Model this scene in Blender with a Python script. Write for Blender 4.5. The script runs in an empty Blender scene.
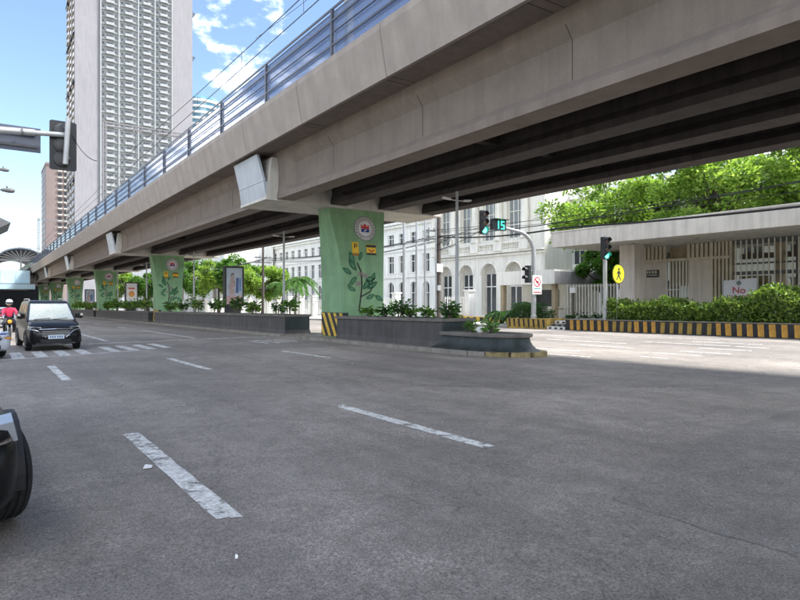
import bpy, bmesh, math, random
import numpy as np
from mathutils import Vector, Matrix
random.seed(7); rng = np.random.default_rng(7)
R = math.radians
scene = bpy.context.scene
col = scene.collection

# ------------------------------------------------------------------ camera
F_PX = 600.0                                   # focal length in pixels of an 800 px wide picture
YAW = math.atan(417 / 600)                     # the street's vanishing point lies left of the frame
cam_d = bpy.data.cameras.new('camera'); cam = bpy.data.objects.new('camera', cam_d); col.objects.link(cam)
cam.location = (0, 0, 1.5); cam.rotation_euler = (R(90), 0, -YAW)
cam_d.sensor_width = 36; cam_d.lens = 36 * F_PX / 800; cam_d.clip_start = .05; cam_d.clip_end = 3000
scene.camera = cam
scene.render.resolution_x = 1024; scene.render.resolution_y = 768

# ------------------------------------------------------------------ light
SUN_STRENGTH = 2.15; SKY_STRENGTH = .060; EXPOSURE = 2.3
CLOUD = 27.0; CLOUD_OFF = (8.3, 2.2, 5.1)
TO_SUN = Vector((.64, -.42, 1)).normalized()
sun_d = bpy.data.lights.new('sun', 'SUN'); sun = bpy.data.objects.new('sun', sun_d); col.objects.link(sun)
sun_d.energy = SUN_STRENGTH; sun_d.angle = R(8); sun_d.color = (1, .985, .955)
sun.rotation_euler = TO_SUN.to_track_quat('Z', 'Y').to_euler(); sun.location = (20, -10, 60)
world = bpy.data.worlds.new('World'); scene.world = world; world.use_nodes = True
wt = world.node_tree; wt.nodes.clear()
def wn(t, **k):
    n = wt.nodes.new(t)
    for a, b in k.items(): setattr(n, a, b)
    return n
sky = wn('ShaderNodeTexSky', sky_type='NISHITA'); sky.sun_disc = False
sky.sun_elevation = math.asin(TO_SUN.z); sky.sun_rotation = math.atan2(TO_SUN.x, TO_SUN.y)
sky.air_density = 1.0; sky.dust_density = .5; sky.ozone_density = 1.6; sky.altitude = 10
bg = wn('ShaderNodeBackground'); bg.inputs[1].default_value = SKY_STRENGTH
tc = wn('ShaderNodeTexCoord')
def wnoise(scale, detail, loc, st=(1, 1, 1.6)):
    q = wn('ShaderNodeMapping'); q.inputs['Location'].default_value = loc; q.inputs['Scale'].default_value = st
    n = wn('ShaderNodeTexNoise'); n.inputs['Scale'].default_value = scale; n.inputs['Detail'].default_value = detail; n.inputs['Roughness'].default_value = .6
    wt.links.new(tc.outputs['Generated'], q.inputs[0]); wt.links.new(q.outputs[0], n.inputs['Vector']); return n.outputs['Fac']
def wmath(op, x, y):
    n = wn('ShaderNodeMath', operation=op)
    for i, v in enumerate((x, y)):
        if isinstance(v, (int, float)): n.inputs[i].default_value = v
        else: wt.links.new(v, n.inputs[i])
    return n.outputs[0]
def wrange(o, a, b, lo, hi, smooth=False):
    n = wn('ShaderNodeMapRange'); 
    if smooth: n.interpolation_type = 'SMOOTHSTEP'
    for i, v in enumerate((a, b, lo, hi)): n.inputs[i+1].default_value = v
    wt.links.new(o, n.inputs[0]); return n.outputs[0]
dot = wn('ShaderNodeVectorMath', operation='DOT_PRODUCT'); dot.inputs[1].default_value = Vector((.355, .985, .455)).normalized()
wt.links.new(tc.outputs['Generated'], dot.inputs[0])
fill_bank = wnoise(1.5, 2, CLOUD_OFF)                                    # broken cloud banks, bright and kept mostly out of view to lift the shade
puff = wnoise(7.5, 9, (.32, .1, .15), (1, 1, 1.9))
near = wrange(dot.outputs['Value'], .9935, .9994, 0, .26, True)
lump = wmath('ADD', wrange(fill_bank, .49, .64, 0, .45), near)
fac = wrange(wmath('ADD', lump, puff), .72, 1.0, 0, 1, True)
mx = wn('ShaderNodeMixRGB'); mx.inputs[2].default_value = (CLOUD, CLOUD, CLOUD*1.02, 1)
wo = wn('ShaderNodeOutputWorld')
L = wt.links.new
L(fac, mx.inputs[0]); L(sky.outputs[0], mx.inputs[1]); L(mx.outputs[0], bg.inputs[0]); L(bg.outputs[0], wo.inputs[0])
scene.view_settings.view_transform = 'Standard'; scene.view_settings.look = 'None'
scene.view_settings.exposure = EXPOSURE; scene.view_settings.gamma = 1
scene.render.engine = 'CYCLES'

# ------------------------------------------------------------------ materials
MATS = {}
def mat(name, c, rough=.75, var=.12, scale=2.0, bump=0., metal=0., streak=0., fine=0., fscale=40., spec=.4, emit=0., stretch=None, coat=0.):
    if name in MATS: return MATS[name]
    m = bpy.data.materials.new(name); m.use_nodes = True; t = m.node_tree; b = t.nodes['Principled BSDF']; l = t.links.new
    b.inputs['Roughness'].default_value = rough; b.inputs['Metallic'].default_value = metal
    b.inputs['Specular IOR Level'].default_value = spec; b.inputs['Coat Weight'].default_value = coat
    co = t.nodes.new('ShaderNodeTexCoord')
    def noise(sc, det, st=None):
        n = t.nodes.new('ShaderNodeTexNoise'); n.inputs['Scale'].default_value = sc; n.inputs['Detail'].default_value = det; n.inputs['Roughness'].default_value = .62
        if st:
            q = t.nodes.new('ShaderNodeMapping'); q.inputs['Scale'].default_value = st; l(co.outputs['Object'], q.inputs[0]); l(q.outputs[0], n.inputs['Vector'])
        else: l(co.outputs['Object'], n.inputs['Vector'])
        return n
    def mul(src, fac_out, lo, hi, a=.3, bb=.7):
        k = t.nodes.new('ShaderNodeMapRange'); k.inputs[1].default_value = a; k.inputs[2].default_value = bb; k.inputs[3].default_value = lo; k.inputs[4].default_value = hi
        l(fac_out, k.inputs[0])
        v = t.nodes.new('ShaderNodeVectorMath'); v.operation = 'SCALE'; l(src, v.inputs[0]); l(k.outputs[0], v.inputs['Scale']); return v.outputs[0]
    rgb = t.nodes.new('ShaderNodeRGB'); rgb.outputs[0].default_value = (*c, 1); src = rgb.outputs[0]
    n1 = noise(scale, 6, stretch); src = mul(src, n1.outputs['Fac'], 1 - var, 1 + var)
    if streak:
        n2 = noise(1.0, 5, (3.2, 3.2, .22)); src = mul(src, n2.outputs['Fac'], 1 - streak, 1.04, .36, .58)
    if fine:
        n3 = noise(fscale, 2); src = mul(src, n3.outputs['Fac'], 1 - fine, 1 + fine)
    l(src, b.inputs['Base Color'])
    if bump:
        nb = noise(fscale, 4); bp = t.nodes.new('ShaderNodeBump'); bp.inputs['Strength'].default_value = bump; bp.inputs['Distance'].default_value = .02
        l(nb.outputs['Fac'], bp.inputs['Height']); l(bp.outputs[0], b.inputs['Normal'])
    if emit:
        b.inputs['Emission Color'].default_value = (*c, 1); b.inputs['Emission Strength'].default_value = emit
    MATS[name] = m; return m

def asphalt_mat(name, base, patch=.2):
    m = bpy.data.materials.new(name); m.use_nodes = True; t = m.node_tree; b = t.nodes['Principled BSDF']; l = t.links.new
    co = t.nodes.new('ShaderNodeTexCoord')
    def noise(sc, det, st=(1, 1, 1), rough=.6):
        q = t.nodes.new('ShaderNodeMapping'); q.inputs['Scale'].default_value = st; l(co.outputs['Object'], q.inputs[0])
        n = t.nodes.new('ShaderNodeTexNoise'); n.inputs['Scale'].default_value = sc; n.inputs['Detail'].default_value = det; n.inputs['Roughness'].default_value = rough
        l(q.outputs[0], n.inputs['Vector']); return n.outputs['Fac']
    def rngm(o, a, bb, lo, hi):
        k = t.nodes.new('ShaderNodeMapRange'); 
        for i, v in enumerate((a, bb, lo, hi)): k.inputs[i + 1].default_value = v
        l(o, k.inputs[0]); return k.outputs[0]
    def mth(op, x, y):
        k = t.nodes.new('ShaderNodeMath'); k.operation = op
        for i, v in enumerate((x, y)):
            if isinstance(v, float): k.inputs[i].default_value = v
            else: l(v, k.inputs[i])
        return k.outputs[0]
    big = rngm(noise(.13, 5), .36, .64, 1 - patch*1.3, 1 + patch*1.2)
    lane = rngm(noise(.75, 6, (1, .07, 1)), .32, .68, .80, 1.18)
    mid = rngm(noise(3.4, 8, rough=.75), .3, .7, .78, 1.22)
    fine = mth('MULTIPLY', rngm(noise(62, 3, rough=.85), .35, .65, .5, 1.5), rngm(noise(21, 4, rough=.85), .33, .67, .8, 1.2))
    v = t.nodes.new('ShaderNodeTexVoronoi'); v.inputs['Scale'].default_value = 60; l(co.outputs['Object'], v.inputs['Vector'])
    spk = rngm(v.outputs['Distance'], .0, .22, 1.7, 1.0)
    # pale worn blotches where the binder has gone from the chippings
    wear = mth('MULTIPLY', rngm(noise(.55, 7, (1, .45, 1), rough=.75), .52, .68, .04, 1.), rngm(noise(34, 5, rough=.85), .46, .62, 0., 1.15))
    w2 = mth('ADD', wear, 1.0)
    # hairline cracks
    vc = t.nodes.new('ShaderNodeTexVoronoi'); vc.feature = 'DISTANCE_TO_EDGE'; vc.inputs['Scale'].default_value = .33
    wq = t.nodes.new('ShaderNodeTexNoise'); wq.inputs['Scale'].default_value = 1.3; wq.inputs['Detail'].default_value = 6; l(co.outputs['Object'], wq.inputs['Vector'])
    vm = t.nodes.new('ShaderNodeVectorMath'); vm.operation = 'ADD'; l(co.outputs['Object'], vm.inputs[0]); l(wq.outputs['Color'], vm.inputs[1]); l(vm.outputs[0], vc.inputs['Vector'])
    crack = mth('MAXIMUM', rngm(vc.outputs['Distance'], .0, .006, .74, 1.), rngm(noise(.22, 3), .44, .50, 1., .0))
    f = mth('MULTIPLY', mth('MULTIPLY', big, lane), mth('MULTIPLY', mid, mth('MULTIPLY', fine, mth('MULTIPLY', spk, mth('MULTIPLY', w2, crack)))))
    s = t.nodes.new('ShaderNodeVectorMath'); s.operation = 'SCALE'; s.inputs[0].default_value = base; l(f, s.inputs['Scale']); l(s.outputs[0], b.inputs['Base Color'])
    b.inputs['Roughness'].default_value = .82; b.inputs['Specular IOR Level'].default_value = .35
    bp = t.nodes.new('ShaderNodeBump'); bp.inputs['Strength'].default_value = .45; bp.inputs['Distance'].default_value = .01; l(noise(70, 3, rough=.8), bp.inputs['Height']); l(bp.outputs[0], b.inputs['Normal'])
    MATS[name] = m; return m

def leaf_mat(name, c1, c2, trans=.35):
    m = bpy.data.materials.new(name); m.use_nodes = True; t = m.node_tree; l = t.links.new; t.nodes.clear()
    g = t.nodes.new('ShaderNodeNewGeometry'); r = t.nodes.new('ShaderNodeValToRGB')
    r.color_ramp.elements[0].color = (*c1, 1); r.color_ramp.elements[1].color = (*c2, 1); l(g.outputs['Random Per Island'], r.inputs[0])
    p = t.nodes.new('ShaderNodeBsdfPrincipled'); p.inputs['Roughness'].default_value = .45; p.inputs['Specular IOR Level'].default_value = .35; l(r.outputs[0], p.inputs['Base Color'])
    tr = t.nodes.new('ShaderNodeBsdfTranslucent'); hs = t.nodes.new('ShaderNodeHueSaturation'); hs.inputs['Value'].default_value = 1.6; hs.inputs['Saturation'].default_value = 1.1
    l(r.outputs[0], hs.inputs['Color']); l(hs.outputs[0], tr.inputs[0])
    mix = t.nodes.new('ShaderNodeMixShader'); mix.inputs[0].default_value = trans; l(p.outputs[0], mix.inputs[1]); l(tr.outputs[0], mix.inputs[2])
    o = t.nodes.new('ShaderNodeOutputMaterial'); l(mix.outputs[0], o.inputs[0]); MATS[name] = m; return m

def glass_mat(name, tint, gloss=.12, rough=.03, milk=0., milkc=(.5, .55, .6)):
    m = bpy.data.materials.new(name); m.use_nodes = True; t = m.node_tree; l = t.links.new; t.nodes.clear()
    tr = t.nodes.new('ShaderNodeBsdfTransparent'); tr.inputs[0].default_value = (*tint, 1)
    gl = t.nodes.new('ShaderNodeBsdfGlossy'); gl.inputs['Roughness'].default_value = rough; gl.inputs[0].default_value = (.9, .92, .95, 1)
    nz_ = t.nodes.new('ShaderNodeTexNoise'); nz_.inputs['Scale'].default_value = 1.5
    df = t.nodes.new('ShaderNodeBsdfDiffuse'); df.inputs[0].default_value = (*milkc, 1)
    mk = t.nodes.new('ShaderNodeMapRange'); mk.inputs[3].default_value = milk * .8; mk.inputs[4].default_value = milk * 1.2; l(nz_.outputs['Fac'], mk.inputs[0])
    m0 = t.nodes.new('ShaderNodeMixShader'); l(mk.outputs[0], m0.inputs[0]); l(tr.outputs[0], m0.inputs[1]); l(df.outputs[0], m0.inputs[2])
    fr = t.nodes.new('ShaderNodeLayerWeight'); fr.inputs[0].default_value = .25
    k = t.nodes.new('ShaderNodeMapRange'); k.inputs[3].default_value = gloss; k.inputs[4].default_value = .75; l(fr.outputs['Fresnel'], k.inputs[0])
    m1 = t.nodes.new('ShaderNodeMixShader'); l(k.outputs[0], m1.inputs[0]); l(m0.outputs[0], m1.inputs[1]); l(gl.outputs[0], m1.inputs[2])
    o = t.nodes.new('ShaderNodeOutputMaterial'); l(m1.outputs[0], o.inputs[0]); MATS[name] = m; return m

asphalt = asphalt_mat('asphalt', (.207, .183, .160))
asphalt_new = asphalt_mat('asphalt_newer', (.176, .159, .142), .1)
city_ground = mat('city_ground', (.22, .21, .19), var=.2, scale=.5, fine=.15)
pave = mat('paving_concrete', (.34, .32, .28), var=.15, scale=1.2, fine=.12, bump=.2)
paint = mat('road_paint', (.62, .61, .57), rough=.6, var=.22, scale=9, fine=.3, fscale=30, bump=.2)
def chip(m):
    t = m.node_tree; l = t.links.new; out = t.nodes['Material Output']; b = t.nodes['Principled BSDF']; co = t.nodes.new('ShaderNodeTexCoord')
    a = t.nodes.new('ShaderNodeTexNoise'); a.inputs['Scale'].default_value = 5; a.inputs['Detail'].default_value = 10; a.inputs['Roughness'].default_value = .78; l(co.outputs['Object'], a.inputs['Vector'])
    k = t.nodes.new('ShaderNodeMapRange'); k.inputs[1].default_value = .40; k.inputs[2].default_value = .50; k.inputs[3].default_value = .85; k.inputs[4].default_value = .08; l(a.outputs['Fac'], k.inputs[0])
    tr = t.nodes.new('ShaderNodeBsdfTransparent'); mx_ = t.nodes.new('ShaderNodeMixShader'); l(k.outputs[0], mx_.inputs[0]); l(b.outputs[0], mx_.inputs[1]); l(tr.outputs[0], mx_.inputs[2]); l(mx_.outputs[0], out.inputs[0])
chip(paint)                                                        # the asphalt shows through where the paint has worn away
kerbc = mat('kerb_concrete', (.22, .20, .17), var=.25, scale=2, fine=.15, streak=.2)
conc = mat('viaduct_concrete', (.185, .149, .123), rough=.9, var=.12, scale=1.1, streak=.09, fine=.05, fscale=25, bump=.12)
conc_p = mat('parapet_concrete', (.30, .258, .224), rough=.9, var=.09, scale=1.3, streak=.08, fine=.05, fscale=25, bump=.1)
conc_in = mat('girder_concrete', (.055, .045, .041), rough=.95, var=.2, scale=.7, streak=.3, fine=.08)  # viaduct concrete darkened: shade between the girders put into the colour; also used for joints
conc_lt = mat('canopy_concrete', (.60, .56, .49), rough=.9, var=.08, scale=1.6, streak=.16, fine=.06, bump=.1)
conc_cap = mat('pier_cap_concrete', (.50, .47, .42), rough=.9, var=.12, scale=.9, streak=.15, fine=.05)
clad = mat('grey_metal_cladding', (.36, .39, .42), rough=.45, var=.08, scale=1.2, streak=.12)
green = mat('pier_green_paint', (.19, .325, .175), rough=.75, var=.14, scale=1.1, streak=.12, fine=.05)
green_dk = mat('mural_dark_green', (.03, .10, .05), rough=.8, var=.2)
mural_br = mat('mural_brown', (.035, .03, .025), rough=.8)
mural_mid = mat('mural_mid_green', (.07, .19, .10), rough=.8, var=.2)
mural_pink = mat('mural_pink', (.22, .18, .17), rough=.8)
black = mat('black_paint', (.022, .022, .024), rough=.6, var=.25, scale=5)
yellow = mat('yellow_paint', (.62, .40, .05), rough=.65, var=.25, scale=4, fine=.12)
orange = mat('orange_paint', (.60, .32, .06), rough=.7, var=.35, scale=3.5, fine=.15, streak=.25)
plant_wall = mat('planter_wall_paint', (.07, .065, .063), rough=.75, var=.2, scale=1.5, streak=.25, fine=.08)
plant_green = mat('planter_teal_paint', (.032, .042, .041), rough=.65, var=.35, scale=1.6, streak=.4, fine=.1)
rim_m = mat('planter_rim', (.15, .135, .12), rough=.85, var=.25, scale=2, fine=.12)
soil = mat('soil', (.09, .06, .04), var=.4, scale=6, fine=.3)
white = mat('white_paint', (.76, .75, .71), rough=.7, var=.06, scale=.8, streak=.08)
bwhite = mat('building_white', (.80, .78, .72), rough=.85, var=.05, scale=.5, streak=.12)
bcream = mat('building_cream', (.74, .71, .62), rough=.85, var=.06, scale=.5, streak=.14)
grey_p = mat('galvanised_steel', (.38, .39, .39), rough=.5, var=.1, metal=.35, scale=3)
grey_dk = mat('dark_grey_steel', (.10, .10, .10), rough=.6, var=.2, scale=3)
rail_m = mat('railing_steel', (.06, .07, .095), rough=.5, var=.1, metal=.3)
glass_blue = glass_mat('railing_panel', (.76, .79, .88), gloss=.03, milk=.36, milkc=(.22, .24, .295))
winglass = mat('window_glass', (.045, .05, .055), rough=.12, var=.3, scale=.6, spec=.6)
wood_pole = mat('pole_wood', (.085, .07, .06), rough=.9, var=.3, scale=3, streak=.2)
cable = mat('cable_black', (.015, .015, .016), rough=.6)
bark = mat('bark', (.10, .085, .065), rough=.95, var=.3, scale=5, streak=.3, bump=.5, fscale=14)
leaf_bright = leaf_mat('leaf_bright', (.095, .185, .03), (.30, .40, .085), .5)
leaf_mid = leaf_mat('leaf_mid', (.045, .12, .02), (.13, .24, .045), .4)
leaf_dark = leaf_mat('leaf_dark', (.02, .06, .015), (.06, .13, .03), .3)
leaf_hedge = leaf_mat('leaf_hedge', (.03, .08, .012), (.24, .32, .07), .4)
leaf_palm = leaf_mat('leaf_palm', (.05, .13, .03), (.14, .25, .06), .35)
rubber = mat('tyre_rubber', (.018, .018, .019), rough=.85, var=.2, scale=8, fine=.2)
chrome = mat('chrome', (.75, .75, .76), rough=.12, metal=1., var=.03)
silver = mat('wheel_silver', (.5, .5, .51), rough=.3, metal=.8, var=.05)

# ------------------------------------------------------------------ builders
def G(y): return -.01 * y                      # the street falls gently away from the camera

class MB:
    def __init__(s): s.v = []; s.f = []
    def quad(s, *p):
        n = len(s.v); s.v += [tuple(q) for q in p]; s.f.append(tuple(range(n, n + len(p)))); return s
    def box(s, a, b):
        (x0, y0, z0), (x1, y1, z1) = a, b; n = len(s.v)
        s.v += [(x0,y0,z0),(x1,y0,z0),(x1,y1,z0),(x0,y1,z0),(x0,y0,z1),(x1,y0,z1),(x1,y1,z1),(x0,y1,z1)]
        s.f += [tuple(n+i for i in q) for q in ((0,3,2,1),(4,5,6,7),(0,1,5,4),(1,2,6,5),(2,3,7,6),(3,0,4,7))]; return s
    def hexa(s, p8):
        n = len(s.v); s.v += [tuple(p) for p in p8]
        s.f += [tuple(n+i for i in q) for q in ((0,3,2,1),(4,5,6,7),(0,1,5,4),(1,2,6,5),(2,3,7,6),(3,0,4,7))]; return s
    def loft(s, rings, cap=True, closed=True):
        n = len(s.v); k = len(rings[0])
        for r in rings: s.v += [tuple(p) for p in r]
        for i in range(len(rings) - 1):
            for j in range(k if closed else k - 1):
                a = n + i*k + j; b = n + i*k + (j+1) % k
                s.f.append((a, b, b + k, a + k))
        if cap: s.f.append(tuple(n + j for j in range(k))[::-1]); s.f.append(tuple(n + (len(rings)-1)*k + j for j in range(k)))
        return s
    def prism(s, poly, axis, a, b):                # polygon in the other two axes, extruded along axis
        def P(u, v, w): return {'x': (w, u, v), 'y': (u, w, v), 'z': (u, v, w)}[axis]
        return s.loft([[P(u, v, a) for u, v in poly], [P(u, v, b) for u, v in poly]])
    def tube(s, path, r, n=8, cap=True):
        path = [Vector(p) for p in path]; rs = r if isinstance(r, (list, tuple)) else [r] * len(path); rings = []
        for i, p in enumerate(path):
            d = (path[min(i+1, len(path)-1)] - path[max(i-1, 0)]).normalized()
            up = Vector((0, 0, 1)) if abs(d.z) < .9 else Vector((1, 0, 0))
            a = d.cross(up).normalized(); b = d.cross(a)
            rings.append([p + rs[i] * (a * math.cos(2*math.pi*j/n) + b * math.sin(2*math.pi*j/n)) for j in range(n)])
        return s.loft(rings, cap)
    def lathe(s, prof, c, n=24, axis='z'):          # prof: (radius, height)
        rings = []
        for r, h in prof:
            ring = []
            for j in range(n):
                q = 2*math.pi*j/n; u, v = r*math.cos(q), r*math.sin(q)
                ring.append({'z': (c[0]+u, c[1]+v, c[2]+h), 'x': (c[0]+h, c[1]+u, c[2]+v), 'y': (c[0]+u, c[1]+h, c[2]+v)}[axis])
            rings.append(ring)
        return s.loft(rings)
    def mesh(s, name, m, off=(0, 0, 0), smooth=None):
        me = bpy.data.meshes.new(name)
        o = Vector(off); me.from_pydata([tuple(Vector(p) - o) for p in s.v], [], s.f)
        bm = bmesh.new(); bm.from_mesh(me); bmesh.ops.recalc_face_normals(bm, faces=bm.faces[:]); bm.to_mesh(me); bm.free()
        if m: me.materials.append(m)
        if smooth:
            me.polygons.foreach_set('use_smooth', [True] * len(me.polygons)); me.set_sharp_from_angle(angle=R(smooth))
        return me

def props(o, label=None, cat=None, group=None, kind=None):
    for k, v in (('label', label), ('category', cat), ('group', group), ('kind', kind)):
        if v: o[k] = v
    return o
def thing(name, loc, label, cat, group=None, rz=0):
    o = bpy.data.objects.new(name, None); o.empty_display_size = .3; col.objects.link(o); o.location = loc; o.rotation_euler = (0, 0, rz)
    return props(o, label, cat, group)
def root_loc(p):
    while p.parent: p = p.parent
    return p.location
def link(name, me, parent=None, loc=(0, 0, 0), rot=None, scale=None):
    o = bpy.data.objects.new(name, me); col.objects.link(o); o.location = loc
    if rot: o.rotation_euler = rot
    if scale: o.scale = scale
    if parent: o.parent = parent
    return o
def part(name, mb, m, parent, smooth=None, local=False, label=None, kind=None):   # world coordinates unless local
    off = (0, 0, 0) if local else root_loc(parent)
    o = link(name, mb.mesh(name, m, off, smooth), parent); return props(o, label, kind=kind)
def piece(name, me, parent, wloc, rot=None, scale=None):     # shared mesh at a world position under an unrotated thing
    rl = root_loc(parent)
    pl = parent.location if parent.parent else Vector((0, 0, 0))
    return link(name, me, parent, Vector(wloc) - Vector(rl) - Vector(pl), rot, scale)
def solo(name, mb, m, label, cat, group=None, smooth=None, base=None):
    off = base or (0, 0, 0); o = link(name, mb.mesh(name, m, off, smooth), None, off); return props(o, label, cat, group)
def struct(name, mb, m, smooth=None): return props(link(name, mb.mesh(name, m, (0, 0, 0), smooth)), kind='structure')
def text_mesh(name, s, size, m, extrude=.004):
    c = bpy.data.curves.new(name, 'FONT'); c.body = s; c.size = size; c.extrude = extrude; c.align_x = 'CENTER'; c.align_y = 'CENTER'
    o = bpy.data.objects.new(name, c); col.objects.link(o); dg = bpy.context.evaluated_depsgraph_get()
    me = bpy.data.meshes.new_from_object(o.evaluated_get(dg)); me.materials.clear(); me.materials.append(m); bpy.data.objects.remove(o); return me
FACE_NY = (R(90), 0, 0)                 # text reading towards -Y
FACE_NX = (R(90), 0, R(-90))            # text reading towards -X

def leaves_mesh(name, P, size, m, up=.3, aspect=.55, d=None):
    n = len(P); P = np.asarray(P, float)
    if d is None: d = rng.normal(size=(n, 3))
    d = d / np.linalg.norm(d, axis=1, keepdims=True)
    nn = rng.normal(size=(n, 3)); nn[:, 2] += up * 3; side = np.cross(d, nn); side /= np.linalg.norm(side, axis=1, keepdims=True) + 1e-9
    nn = np.cross(side, d); s = (size * rng.uniform(.7, 1.3, n))[:, None]
    V = np.empty((n, 4, 3)); mid = P + d * s * .5
    V[:, 0] = P; V[:, 1] = mid + side * s * aspect * .5 + nn * s * .08; V[:, 2] = P + d * s - nn * s * .1; V[:, 3] = mid - side * s * aspect * .5 + nn * s * .08
    b = np.arange(n)[:, None] * 4; T = np.concatenate([b + [[0, 1, 2]], b + [[0, 2, 3]]], 1).reshape(-1, 3)
    me = bpy.data.meshes.new(name); me.vertices.add(4*n); me.vertices.foreach_set('co', V.ravel())
    me.loops.add(6*n); me.loops.foreach_set('vertex_index', T.ravel().astype(np.int32))
    me.polygons.add(2*n); me.polygons.foreach_set('loop_start', np.arange(0, 6*n, 3, dtype=np.int32)); me.polygons.foreach_set('loop_total', np.full(2*n, 3, np.int32))
    me.update(); me.validate(); me.materials.append(m); return me

# ------------------------------------------------------------------ ground, roads, kerbs
def sheet(x0, x1, y0, y1, dz): return MB().quad((x0, y0, G(y0)+dz), (x1, y0, G(y0)+dz), (x1, y1, G(y1)+dz), (x0, y1, G(y1)+dz))
struct('ground', sheet(-900, 900, -400, 900, -.02), city_ground)
road = struct('road', sheet(-4.5, 27.5, -120, 500, 0), asphalt)
def poly_sheet(pts, dz): return MB().quad(*[(x, y, G(y)+dz) for x, y in pts])
def wob(pts, n=8, a=.05):
    out = []
    for i, p in enumerate(pts):
        q = pts[(i+1) % len(pts)]
        for k in range(n): t = k/n; out.append((p[0]+(q[0]-p[0])*t+random.uniform(-a, a), p[1]+(q[1]-p[1])*t+random.uniform(-a, a)))
    return out
part('asphalt_patch', poly_sheet(wob([(3.9, 1.2), (12.5, .2), (12.2, 3.9), (7.0, 3.6), (5.6, 3.3), (4.0, 2.9)]), .003), asphalt_new, road)
part('asphalt_patch', poly_sheet(wob([(6.3, 9.2), (11.6, 7.6), (20, 3), (26, 1), (26, -4), (14, -2), (12.6, 3.5), (11.0, 5.6), (8.4, 7.2)]), .0035), asphalt_new, road)
part('asphalt_patch', poly_sheet(wob([(6.4, 19.6), (11.5, 19.6), (11.5, 60), (8.6, 60), (8.2, 26), (6.4, 22.5)]), .003), asphalt_new, road)

def worn_strip(x, y0, y1, w, n=14):
    m = MB(); a = []; b = []
    for i in range(n+1):
        y = y0 + (y1-y0)*i/n; e = .02 if 0 < i < n else .0
        a.append((x-w/2+random.uniform(-e, e)*.5, y+random.uniform(-.05, .05)*(i in (0, n)))); b.append((x+w/2+random.uniform(-e, e)*.5, y+random.uniform(-.05, .05)*(i in (0, n))))
    pts = a + b[::-1]
    return m.quad(*[(px, py, G(py)+.006) for px, py in pts])
for x, y0, y1 in [(1.43,4.15,7.6),(1.41,13.95,17.5),(4.36,4.6,7.95),(4.38,14.2,17.9),(8.12,15.1,18.5),(4.4,28.5,40),(8.15,28.5,40),(8.15,45,48.4),(4.4,46,49.4),(8.15,56,59.4),(8.15,67,70.4),(4.4,57,60.4),(4.4,68,71.4),(8.15,78,81.4),
                  (17.2,30,33.4),(20.6,30,33.4),(24,30,33.4),(20.6,40,43.4),(24,40,43.4),(17.2,40,43.4)]:
    part('lane_dash', worn_strip(x, y0, y1, .17), paint, road)
for k in range(13):                                                 # zebra crossing over the near carriageway
    x = -2.25 + k*.62 + .3*(k > 8); y0 = 20.0 + .42*max(x, -1)*1.05
    part('crosswalk_bar', worn_strip(x, y0+.12, y0+3.0, .32), paint, road)
part('crosswalk_edge_line', MB().quad(*[(x, y, G(y)+.0065) for x, y in [(-3, 19.0), (4.4, 21.75), (4.4, 21.9), (-3, 19.15)]]), paint, road)
part('stop_line', MB().quad(*[(x, y, G(y)+.0065) for x, y in [(2.4, 26.6), (11.3, 27.6), (11.3, 27.85), (2.4, 26.85)]]), paint, road)
for x, y0, y1 in [(9.3,22.6,24.6),(9.75,22.5,25.2),(10.2,22.6,25.0),(10.7,22.8,25.2)]: part('crosswalk_bar', worn_strip(x, y0, y1, .16), paint, road)
for x, y0, y1 in [(14.0,10.8,13.6),(15.5,12.3,15.2),(15.25,9.2,10.1),(16.75,9.1,10.6),(17.9,12.0,14.4),(18.0,8.9,10.4),(19.7,9.1,10.8),(19.75,13.6,17.4),(21.3,9.3,13.9),(22.9,10.2,12.8),(24.4,12.5,17.5),(22.4,17.2,21.6)]:
    part('crosswalk_bar', worn_strip(x, y0, y1, .17), paint, road)

pv = struct('pavement_far_side', MB().loft([[(27.9, -120, G(-120)-.1), (60, -120, G(-120)-.1), (60, -120, G(-120)+.14), (27.9, -120, G(-120)+.14)], [(27.9, 300, G(300)-.1), (60, 300, G(300)-.1), (60, 300, G(300)+.14), (27.9, 300, G(300)+.14)]]), pave)
struct('pavement_near_side', MB().loft([[(-12, -60, G(-60)-.1), (-4.5, -60, G(-60)-.1), (-4.5, -60, G(-60)+.14), (-12, -60, G(-60)+.14)], [(-12, 300, G(300)-.1), (-4.5, 300, G(300)-.1), (-4.5, 300, G(300)+.14), (-12, 300, G(300)+.14)]]), pave)
struct('plaza_ground', MB().quad((27.9, 30, G(30)+.15), (46, 30, G(30)+.15), (46, 140, G(140)+.15), (27.9, 140, G(140)+.15)), mat('pale_paving', (.5, .48, .44), var=.12, scale=.8, fine=.08))

def arc(cx, cy, r, a0, a1, n=10): return [(cx + r*math.cos(R(a0+(a1-a0)*i/n)), cy + r*math.sin(R(a0+(a1-a0)*i/n))) for i in range(n+1)]
# median island with rounded nose, and a low kerb stone by stone
isl = [(11.75, 20), (11.78, 14.2)] + [(12.0, 12.9), (12.3, 12.25), (12.7, 11.85), (13.1, 11.82), (13.42, 12.1), (13.62, 12.7), (13.75, 14)] + [(13.9, 20), (14.6, 21), (14.6, 24.9), (11.75, 24.9)]
med = struct('median_island', MB().loft([[(x, y, G(y)-.05) for x, y in isl], [(x, y, G(y)+.12) for x, y in isl]]), kerbc)
isl2 = [(11.75, 27.0), (14.6, 27.0), (14.6, 300), (11.75, 300)]
struct('median_island_beyond', MB().loft([[(x, y, G(y)-.05) for x, y in isl2], [(x, y, G(y)+.12) for x, y in isl2]]), kerbc)
struct('median_crossing', MB().loft([[(x, y, G(y)-.05) for x, y in [(11.8, 24.9), (14.6, 24.9), (14.6, 27), (11.8, 27)]], [(x, y, G(y)+.05) for x, y in [(11.8, 24.9), (14.6, 24.9), (14.6, 27), (11.8, 27)]]]), kerbc)
y = 14.2                                                           # kerb stones
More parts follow.
